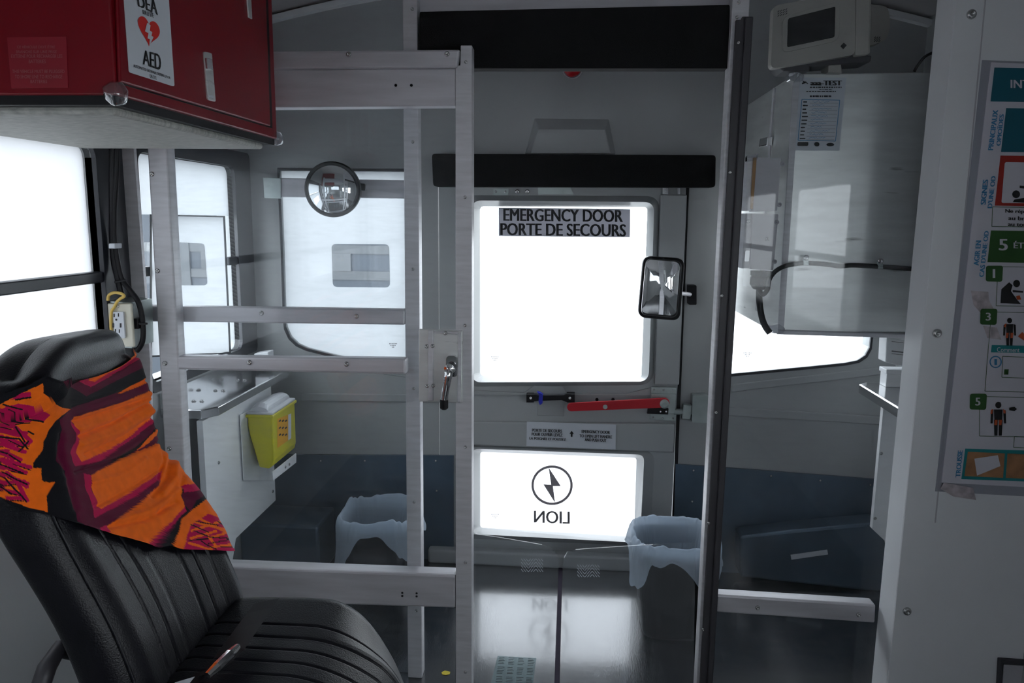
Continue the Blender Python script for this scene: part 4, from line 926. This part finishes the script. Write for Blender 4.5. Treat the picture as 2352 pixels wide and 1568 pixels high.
def back_pt(th, v, off=0.0):
    """th 0..1 around the section (0 = back middle, .25 near side, .5 front middle, .75 far side), v 0..1 from top to bottom"""
    top = .13
    if v < top: row = 0.0; cap = 1-v/top
    else: row = (v-top)/(1-top)*(len(A3)-1); cap = 0
    A, B = cr(A3, row), cr(B3, row); T = float(cr([[x] for x in THK], row)[0])
    w = B-A; wid = np.linalg.norm(w); u = w/wid
    n = np.cross(u, [0, 0, 1]); n /= np.linalg.norm(n)
    if n[0] < 0: n = -n
    up = np.cross(n, u); 
    if up[2] < 0: up = -up
    c = (A+B)/2 - n*T/2
    a = 2*PI*th; ca, sa = math.cos(a), math.sin(a)
    e = 2/3.6
    X = -(abs(ca)**e)*(1 if ca > 0 else -1); Yy = -(abs(sa)**e)*(1 if sa > 0 else -1)
    k = 1.0; lift = 0
    if cap > 0:
        k = math.sqrt(max(0, 1-cap*cap)); lift = .050*math.sin(min(1, cap)*PI/2)
    kw = 1-(1-k)*.22; kt = k
    # gentle bolsters at both sides of the front, shallow valley between
    f = max(0, X)
    bol = .008*math.exp(-((abs(Yy)-.80)/.16)**2)*f-.010*(1-min(1, abs(Yy)/.75)**2)*f if cap == 0 else -.010*(1-min(1, abs(Yy)/.75)**2)*f*k
    p = c+u*(Yy*(wid/2+off)*kw)+n*(X*(T/2+off)*kt+bol)+up*(lift+off*(cap > 0))
    wv = max(0, 1-row/2.2) if cap == 0 else 1.0
    p = p-up*(.050*wv*max(0, (-Yy-.1)/.9)**2)
    if off == 0 and X > .3 and cap == 0 and row > 2.6:
        for g in (-.52, -.34, -.16, .02, .20, .38, .56):
            p = p-n*.0045*min(1, (row-2.6)/.6)*math.exp(-((Yy-g)*wid/2/.0022)**2)
    return p
def uniform_front():
    # denser sampling on the front face
    th = list(np.linspace(0, .25, 26, endpoint=False))+list(np.linspace(.25, .75, 300, endpoint=False))+list(np.linspace(.75, 1, 26, endpoint=False))
    return th
seat = thing('bus_seat', 'black ribbed vinyl bus seat in the left foreground facing right', 'seat', (-.6, 1.15, 0))
vs = [.00001, .0003, .001, .0025]+list(np.linspace(0.006, .13, 18, endpoint=False))+list(np.linspace(.13, 1, 60))
rings = [[Vector(back_pt(t_, v)) for t_ in uniform_front()] for v in vs]
put('backrest', loft(rings), BLKV, seat, smooth=True)
# seam piping on the near edge
pp = [Vector(back_pt(.345, v, .002)) for v in np.linspace(.14, .99, 50)]
put('piping', tube(pp, .0028, 6), BLKV, seat, smooth=True)
# headrest crease line near the top
# cushion
def cushion():
    x0, x1, y0, y1, z0, z1, r = -.66, -.262, .80, 1.345, .40, .553, .055
    bm = bmesh.new(); verts = {}
    def key(p): return tuple(round(c_, 6) for c_ in p)
    def V(p):
        k = key(p)
        if k not in verts: verts[k] = bm.verts.new(p)
        return verts[k]
    NX, NY, NZ = 50, 420, 16
    gx, gy, gz = np.linspace(x0, x1, NX+1), np.linspace(y0, y1, NY+1), np.linspace(z0, z1, NZ+1)
    def quad(a, b, c_, d): bm.faces.new((V(a), V(b), V(c_), V(d)))
    for i in range(NX):
        for j in range(NY):
            for z in (z0, z1): quad((gx[i], gy[j], z), (gx[i+1], gy[j], z), (gx[i+1], gy[j+1], z), (gx[i], gy[j+1], z))
    for j in range(NY):
        for k in range(NZ):
            for x in (x0, x1): quad((x, gy[j], gz[k]), (x, gy[j+1], gz[k]), (x, gy[j+1], gz[k+1]), (x, gy[j], gz[k+1]))
    for i in range(NX):
        for k in range(NZ):
            for y in (y0, y1): quad((gx[i], y, gz[k]), (gx[i+1], y, gz[k]), (gx[i+1], y, gz[k+1]), (gx[i], y, gz[k+1]))
    inner = Vector((r, r, r))
    G = [1.222-.0345*k for k in range(12)]
    for v in bm.verts:
        p = v.co.copy(); c_ = Vector((min(max(p.x, x0+r), x1-r), min(max(p.y, y0+r), y1-r), min(max(p.z, z0+r), z1-r)))
        d = p-c_
        if d.length > 1e-7:
            d = d.normalized()*r; p = c_+d
        nrm = d.normalized() if d.length > 1e-7 else Vector((0, 0, 1))
        if p.z > z0+.03 and (nrm.z > .1 or nrm.x > .2):
            for g in G:
                if g < y1-.05: p -= nrm*.0042*math.exp(-((v.co.y-g)/.0019)**2)
            k = (p.y-1.06)/.28
            p.z += .012*max(0, 1-((p.x+.46)/.2)**2)*(1 if p.z > .5 else 0)*min(1, max(0, 1-abs((p.y-1.30)/.12)))
            p.z -= .006*(1-min(1, abs(k)))*(1 if nrm.z > .3 else 0)
        t_ = max(0, p.x+.45); p.z -= 2.4*t_*t_*(1+1.6*max(0, (p.y-1.2)/.14))
        # plan rounding at the far front corner
        s_ = max(0, (p.x+.40)/.14)*max(0, (p.y-1.17)/.17); p.y -= .07*s_*s_
        v.co = p
    return bm
cu = put('cushion', cushion(), BLKV, seat, smooth=True)
put('cushion_base', box(-.67, -.33, .86, 1.28, .35, .41), BLKP, seat, bevel=.01)
for x, y in ((-.62, .92), (-.62, 1.24), (-.36, .92), (-.36, 1.24)): put('leg', box(x-.02, x+.02, y-.02, y+.02, 0, .36), RUB, seat, bevel=.003)
put('side_bar', tube([PY(85, 1600, .99), PY(108, 1532, 1.02), PY(135, 1490, 1.05), PY(190, 1500, 1.08)], .014), RUB, seat, smooth=True)
# seat belt: upper webbing, buckle, lower webbing
def ribbon(pts, w, wd, th=.002):
    pts = [Vector(p) for p in pts]; wd = [Vector(x).normalized() for x in wd]; R = []
    for p, q in zip(pts, wd):
        d = Vector((.5, -.6, .6)).normalized()
        R.append([p-q*w/2-d*th, p+q*w/2-d*th, p+q*w/2+d*th, p-q*w/2+d*th])
    return loft(R)
zc = .552
belt = put('seat_belt', ribbon([PZ(612, 1380, .588), PZ(596, 1402, .585), PZ(572, 1436, .582), PZ(548, 1470, .580), PZ(524, 1504, .578)], .045, [(.9, .35, .1)]*5), BLKP, seat)
put('webbing', ribbon([PZ(484, 1535, .585), PZ(455, 1552, .583), PZ(420, 1580, .58), PZ(385, 1625, .575)], .042, [(.8, .45, .1)]*4), BLKP, belt)
put('buckle', tube([PZ(546, 1484, .600), PZ(528, 1502, .600), PZ(498, 1531, .598), PZ(476, 1552, .595)], [.005, .008, .008, .006], 8), CHROME, belt, smooth=False)
put('buckle_shell', ribbon([PZ(535, 1500, .590), PZ(480, 1548, .588)], .036, [(.8, .4, .1)]*2, .005), BLKP, belt, bevel=.004)
put('belt_label', ribbon([PZ(425, 1560, .592), PZ(400, 1590, .59)], .028, [(.8, .4, .1)]*2, .001), PAPER, belt)
# ------------------------------------------------------------------ printed cloth sleeve around the backrest
TOP = [(-140, 985), (-60, 955), (0, 930), (50, 906), (97, 880), (130, 892), (165, 873), (215, 862), (260, 842), (290, 822), (303, 806), (345, 790)]
BOT = [(-160, 1030), (-60, 1090), (0, 1122), (30, 1150), (70, 1166), (108, 1175), (150, 1190), (240, 1222), (330, 1250), (400, 1263), (480, 1268), (549, 1274), (600, 1280)]
NT, NV = 600, 240
ths = np.concatenate([np.linspace(0, .2, 40, endpoint=False), np.linspace(.2, .8, 520, endpoint=False), np.linspace(.8, 1, 40, endpoint=False)])
# position of the boundaries per column
vv = np.linspace(.0, .9, 70); vt = []; vb = []
def cross(pt2, line):     # first v where projected point drops below the polyline
    ly = np.interp(pt2[:, 0], [p[0] for p in line], [p[1] for p in line])
    s = pt2[:, 1]-ly; idx = np.where((s[:-1] < 0) & (s[1:] >= 0))[0]
    if len(idx) == 0: return None
    i = idx[-1] if line is TOP else idx[0]; f = s[i]/(s[i]-s[i+1]); return vv[i]+(vv[i+1]-vv[i])*f
for th in ths:
    if .16 < th < .80:
        P_ = projn(np.array([back_pt(th, v) for v in vv])); a = cross(P_, TOP); b = cross(P_, BOT)
    else: a = b = None
    vt.append(a); vb.append(b)
def fillg(L, d0):
    idx = [i for i, x in enumerate(L) if x is not None]; xs = [ths[i] for i in idx]; ys = [L[i] for i in idx]
    if not xs: return np.full(len(ths), d0)
    xs = [xs[-1]-1]+xs+[xs[0]+1]; ys = [ys[-1]]+ys+[ys[0]]
    y = np.interp(ths, xs, ys); k = np.ones(9)/9
    return np.convolve(np.concatenate([y[-4:], y, y[:4]]), k, 'valid')
vt = fillg(vt, .1); vb = fillg(vb, .5); vt = np.maximum(vt, .075)
S_ = 3.564
def c1(L): return np.array([(x/S_, 760+y/S_) for x, y in L])
O_, M_, D_, K_ = (.95, .16, .008), (.50, .004, .075), (.105, .003, .028), (.007, .007, .010)
POLY = [
 (D_, [(570, 640), (1240, 405), (1300, 760), (1335, 900), (1345, 1150), (1310, 1260), (1250, 1350), (1000, 1520), (860, 1620), (800, 1660), (700, 1600), (630, 1560), (590, 1400), (550, 1300), (545, 1150), (450, 1060), (510, 850), (480, 720)]),
 (O_, [(-300, 500), (0, 600), (345, 430), (355, 510), (430, 580), (500, 625), (575, 640), (490, 690), (400, 800), (355, 900), (340, 980), (270, 1080), (270, 1115), (335, 1120), (340, 1220), (400, 1240), (455, 1235), (375, 1350), (388, 1480), (230, 1440), (0, 1350), (-300, 1300)]),
 (M_, [(0, 640), (150, 590), (300, 620), (405, 685), (345, 750), (200, 690), (60, 700), (-100, 760)]), (M_, [(90, 560), (180, 505), (250, 500), (250, 552)]),
 (M_, [(595, 385), (665, 365), (1110, 180), (1160, 215), (960, 340), (730, 460)]),
 (O_, [(665, 372), (900, 300), (1060, 215), (1090, 140), (1135, 140), (1125, 200), (980, 300), (770, 415)]),
 (D_, [(500, 415), (595, 388), (730, 462), (960, 342), (1150, 225), (1190, 290), (950, 405), (700, 535)]),
 (O_, [(960, 520), (1090, 440), (1215, 370), (1245, 400), (1100, 470)]),
 (M_, [(570, 730), (600, 770), (655, 850), (630, 900), (612, 1000), (660, 1068), (1000, 905), (1275, 688), (1310, 705), (1050, 900), (800, 1065), (605, 1110), (562, 1000), (610, 900), (615, 840), (578, 780)]),
 (O_, [(595, 705), (720, 665), (1000, 575), (1250, 478), (1300, 560), (1300, 682), (1278, 692), (1150, 790), (1000, 905), (860, 985), (660, 1068), (612, 1000), (632, 900), (655, 850), (600, 770)]),
 (K_, [(860, 1115), (1000, 1010), (1100, 955), (1200, 860), (1290, 760), (1300, 800), (1130, 975), (900, 1090)]),
 (O_, [(1130, 978), (1200, 870), (1300, 775), (1345, 790), (1340, 815), (1300, 830), (1190, 940)]), (D_, [(1190, 943), (1305, 825), (1345, 840), (1340, 905), (1300, 915)]),
 (M_, [(675, 1168), (735, 1180), (740, 1280), (780, 1380), (820, 1462), (1100, 1300), (1335, 1135), (1340, 1180), (1310, 1215), (1300, 1250), (1295, 1215), (1100, 1360), (770, 1532), (740, 1400), (690, 1280)]),
 (O_, [(735, 1180), (800, 1145), (1000, 1040), (1310, 910), (1345, 850), (1420, 960), (1400, 1040), (1335, 1138), (1100, 1300), (820, 1462), (780, 1380), (742, 1280)]),
 (O_, [(1310, 1255), (1330, 1150), (1370, 1020), (1430, 1000), (1560, 1150), (1680, 1260), (1490, 1280), (1480, 1350), (1510, 1440), (1400, 1560), (1300, 1650), (1190, 1780), (880, 1660), (860, 1605), (1120, 1430)]),
 (M_, [(1490, 1262), (1610, 1250), (1700, 1300), (1500, 1332)]), (D_, [(1485, 1332), (1690, 1300), (1740, 1340), (1560, 1475), (1500, 1420)]), (K_, [(1560, 1472), (1600, 1390), (1690, 1340), (1780, 1370), (1650, 1465), (1580, 1480)]),
 (M_, [(1510, 1440), (1525, 1470), (1400, 1600), (1250, 1780), (1180, 1780), (1300, 1650), (1400, 1560)]), (M_, [(810, 1615), (870, 1585), (905, 1650), (830, 1660)]),
 (D_, [(1230, 1780), (1400, 1600), (1460, 1550), (1340, 1780)]), (K_, [(1290, 1790), (1450, 1560), (1490, 1500), (1565, 1475), (1475, 1550), (1462, 1640), (1390, 1810)]),
 (O_, [(1385, 1820), (1460, 1640), (1482, 1545), (1560, 1472), (1700, 1368), (1850, 1400), (2000, 1560), (2050, 1850)]),
 (M_, [(1500, 1790), (1550, 1600), (1620, 1550), (1700, 1500), (1860, 1555), (2000, 1700), (2000, 1850)]),
]
_rs = random.Random(5)
_fan = [((x, y), (x+_rs.uniform(110, 190), y+_rs.uniform(-30, 70))) for y in range(620, 1400, 62) for x in (-90, 60)]
STR = [(M_, 30, _fan), (K_, 9, [((a[0]+10, a[1]+20), (b[0], b[1]+22)) for a, b in _fan if a[0] > -200]), (M_, 34, [((-80, 790), (160, 850)), ((20, 920), (200, 985)), ((100, 760), (250, 900)), ((-80, 960), (120, 1040)), ((30, 1060), (190, 1150)), ((60, 1160), (220, 1270)), ((130, 1210), (225, 1380)), ((-100, 860), (60, 900)), ((-100, 1080), (40, 1120))]),
 (K_, 14, [((30, 600), (180, 640)), ((-60, 690), (190, 750)), ((210, 712), (350, 742)), ((130, 780), (200, 900)), ((-60, 855), (160, 880)), ((160, 880), (225, 960)), ((80, 1010), (165, 1068)), ((0, 1080), (190, 1162)), ((20, 1150), (220, 1250)), ((40, 1200), (220, 1390)), ((230, 820), (285, 842)), ((130, 560), (250, 545)), ((-40, 1240), (100, 1330)), ((230, 900), (160, 980)), ((-80, 960), (60, 1000))]),
 (O_, 20, [((1560, 1640), (1800, 1560)), ((1600, 1570), (1900, 1640)), ((1560, 1700), (1760, 1640)), ((1700, 1700), (1960, 1620)), ((1540, 1740), (1720, 1790)), ((1720, 1770), (1980, 1740)), ((1750, 1600), (1980, 1720)), ((1640, 1540), (1760, 1600)), ((1700, 1680), (1760, 1760))]),
 (K_, 9, [((1600, 1560), (1780, 1590)), ((1580, 1640), (1720, 1690)), ((1720, 1690), (1900, 1700)), ((1540, 1720), (1700, 1700)), ((1700, 1740), (1940, 1700)), ((1640, 1720), (1760, 1790)), ((1780, 1560), (1960, 1680)), ((1800, 1770), (1980, 1760)), ((1560, 1590), (1700, 1650)), ((1830, 1600), (1950, 1660)), ((1750, 1430), (1800, 1480))])]
def inpoly(P, L):
    x, y = P[:, 0], P[:, 1]; ins = np.zeros(len(P), bool); n = len(L)
    for i in range(n):
        x1_, y1_ = L[i]; x2_, y2_ = L[(i+1) % n]
        if y1_ == y2_: continue
        ins ^= ((y1_ > y) != (y2_ > y)) & (x < (x2_-x1_)*(y-y1_)/(y2_-y1_)+x1_)
    return ins
def segd(P, a, b):
    a, b = np.array(a, float), np.array(b, float); d = b-a; t_ = np.clip(((P-a)@d)/(d@d), 0, 1); return np.linalg.norm(P-(a+t_[:, None]*d), axis=1)
base = np.zeros((NT, NV, 3)); nr = np.zeros((NT, NV, 3))
for i, th in enumerate(ths):
    for j in range(NV):
        v = vt[i]+(vb[i]-vt[i])*j/(NV-1)
        base[i, j] = back_pt(th, v, .011)
du = np.roll(base, -1, 0)-np.roll(base, 1, 0); dv = np.gradient(base, axis=1); nr = np.cross(du, dv); nr /= np.linalg.norm(nr, axis=2)[:, :, None]+1e-12
cen = base.mean((0,)); 
sgn = np.sign(((base-cen[None])*nr).sum(2).mean()); nr *= sgn
fl = base.reshape(-1, 3); px = projn(fl)
FOLDS = [([(600, 735), (1000, 610), (1250, 540)], 16, -.004), ([(640, 700), (1000, 590), (1250, 500)], 22, .004), ([(650, 860), (900, 760), (1250, 570)], 16, -.006), ([(650, 800), (950, 690), (1260, 540)], 24, .004), ([(700, 1010), (1000, 870), (1270, 690)], 18, -.005), ([(660, 930), (950, 830), (1270, 640)], 26, .005),
         ([(620, 1150), (1000, 1030), (1320, 900)], 16, -.006), ([(700, 1110), (1000, 980), (1300, 800)], 22, .004), ([(760, 1240), (1000, 1180), (1180, 1050)], 22, .003), ([(1330, 930), (1350, 1050), (1300, 1200)], 18, -.005), ([(1400, 1020), (1360, 1200), (1250, 1350)], 20, -.005), ([(1440, 1060), (1430, 1200), (1330, 1330)], 24, .005),
         ([(900, 1600), (1200, 1540), (1440, 1400)], 20, -.004), ([(950, 1560), (1250, 1470), (1480, 1300)], 26, .005), ([(700, 420), (960, 330), (1120, 210)], 14, -.004), ([(600, 620), (950, 520), (1230, 390)], 16, -.004), ([(780, 1440), (1100, 1260), (1330, 1110)], 16, -.004), ([(500, 850), (480, 1000), (560, 1200), (620, 1450)], 26, -.004), ([(1500, 1180), (1480, 1300), (1300, 1480)], 20, -.004)]
PS = np.stack([px[:, 0]*S_, (px[:, 1]-760)*S_], 1)
disp = np.zeros(len(fl))
for L, w, a in FOLDS:
    d = np.min([segd(PS, L[k], L[k+1]) for k in range(len(L)-1)], 0); disp += a*np.exp(-(d/w)**2)
disp += np.array([noise.noise(Vector((p[0]*.004+p[1]*.003, p[1]*.016-p[0]*.003, 1.3)))*.0016 for p in PS])
edge = np.minimum(np.tile(np.arange(NV), NT), NV-1-np.tile(np.arange(NV), NT)); disp[edge < 3] += .0012
fl2 = fl+nr.reshape(-1, 3)*(disp+.0015)[:, None]
colr = np.tile(np.array(K_), (len(fl), 1))
wob = np.stack([[noise.noise(Vector((p[0]*.011, p[1]*.011, 5)))*6 for p in PS], [noise.noise(Vector((p[0]*.011, p[1]*.011, 9)))*6 for p in PS]], 1); PW = PS+wob*.8
for c_, L in POLY: colr[inpoly(PW, L)] = c_
for c_, w, LS in STR:
    for a, b in LS:
        if b[0] > 270 and a[0] < 270 and b[1] > 760: b = (270, b[1])
        reg = inpoly(PW, POLY[1][1]) if a[0] < 600 else inpoly(PW, POLY[-2][1])
        colr[(segd(PW, a, b) < w/2) & reg] = c_
bm = bmesh.new(); lay = bm.verts.layers.float_color.new('Col')
VV = []
for k in range(len(fl2)):
    v = bm.verts.new(fl2[k]); v[lay] = (*colr[k], 1); VV.append(v)
for i in range(NT):
    i2 = (i+1) % NT
    for j in range(NV-1): bm.faces.new((VV[i*NV+j], VV[i2*NV+j], VV[i2*NV+j+1], VV[i*NV+j+1]))
sl = put('seat_sleeve', bm, CLOTH, smooth=True)
tag(sl, 'orange, crimson and black printed cloth sleeve stretched over the seat back', 'cloth')
# ------------------------------------------------------------------ outside
struct(put('ground', box(-30, 30, -20, 40, -.75, -.7), CONC))
t = thing('parked_vehicle', 'grey striped vehicle parked outside, seen through clear window cut-outs', 'vehicle', (-4, 6, -.7))
put('body', box(-7.5, -1.05, 6, 8, -.4, 2.2), OUTW, t, bevel=.05)
for z0, z1 in ((.99, 1.06), (.78, .85)): put('stripe', box(-7.4, -1.1, 5.99, 6.0, z0, z1), OUTL, t)
put('door', box(-3.0, -1.75, 5.98, 6.0, .85, .99), OUTL, t)
put('door', box(-3.4, -3.1, 5.98, 6.0, .2, 1.9), OUTL, t)
for x in (-6.3, -2.2): put('wheel', lathe([(.38, 0), (.38, .22), (.2, .24), (0, .2)], (x, 6.2, -.34), (0, -1, 0), 28), BLKP, t)
# ------------------------------------------------------------------ daylight
w = D.worlds.new('overcast'); SC.world = w; w.use_nodes = True
nt = w.node_tree; bg = nt.nodes['Background']
tc = nt.nodes.new('ShaderNodeTexCoord'); sp = nt.nodes.new('ShaderNodeSeparateXYZ'); rm = nt.nodes.new('ShaderNodeValToRGB')
nt.links.new(tc.outputs['Generated'], sp.inputs[0]); nt.links.new(sp.outputs['Z'], rm.inputs[0])
rm.color_ramp.elements[0].color = (.90, .95, 1, 1); rm.color_ramp.elements[1].color = (.88, .93, 1, 1)
nt.links.new(rm.outputs[0], bg.inputs[0]); bg.inputs[1].default_value = 7.5
SC.view_settings.view_transform = 'Standard'; SC.view_settings.look = 'None'; SC.view_settings.gamma = 1; SC.view_settings.use_curve_mapping = False
SC.view_settings.exposure = 0.0
SC.cycles.transparent_max_bounces = 32; SC.cycles.max_bounces = 12; SC.cycles.diffuse_bounces = 6; SC.cycles.glossy_bounces = 6
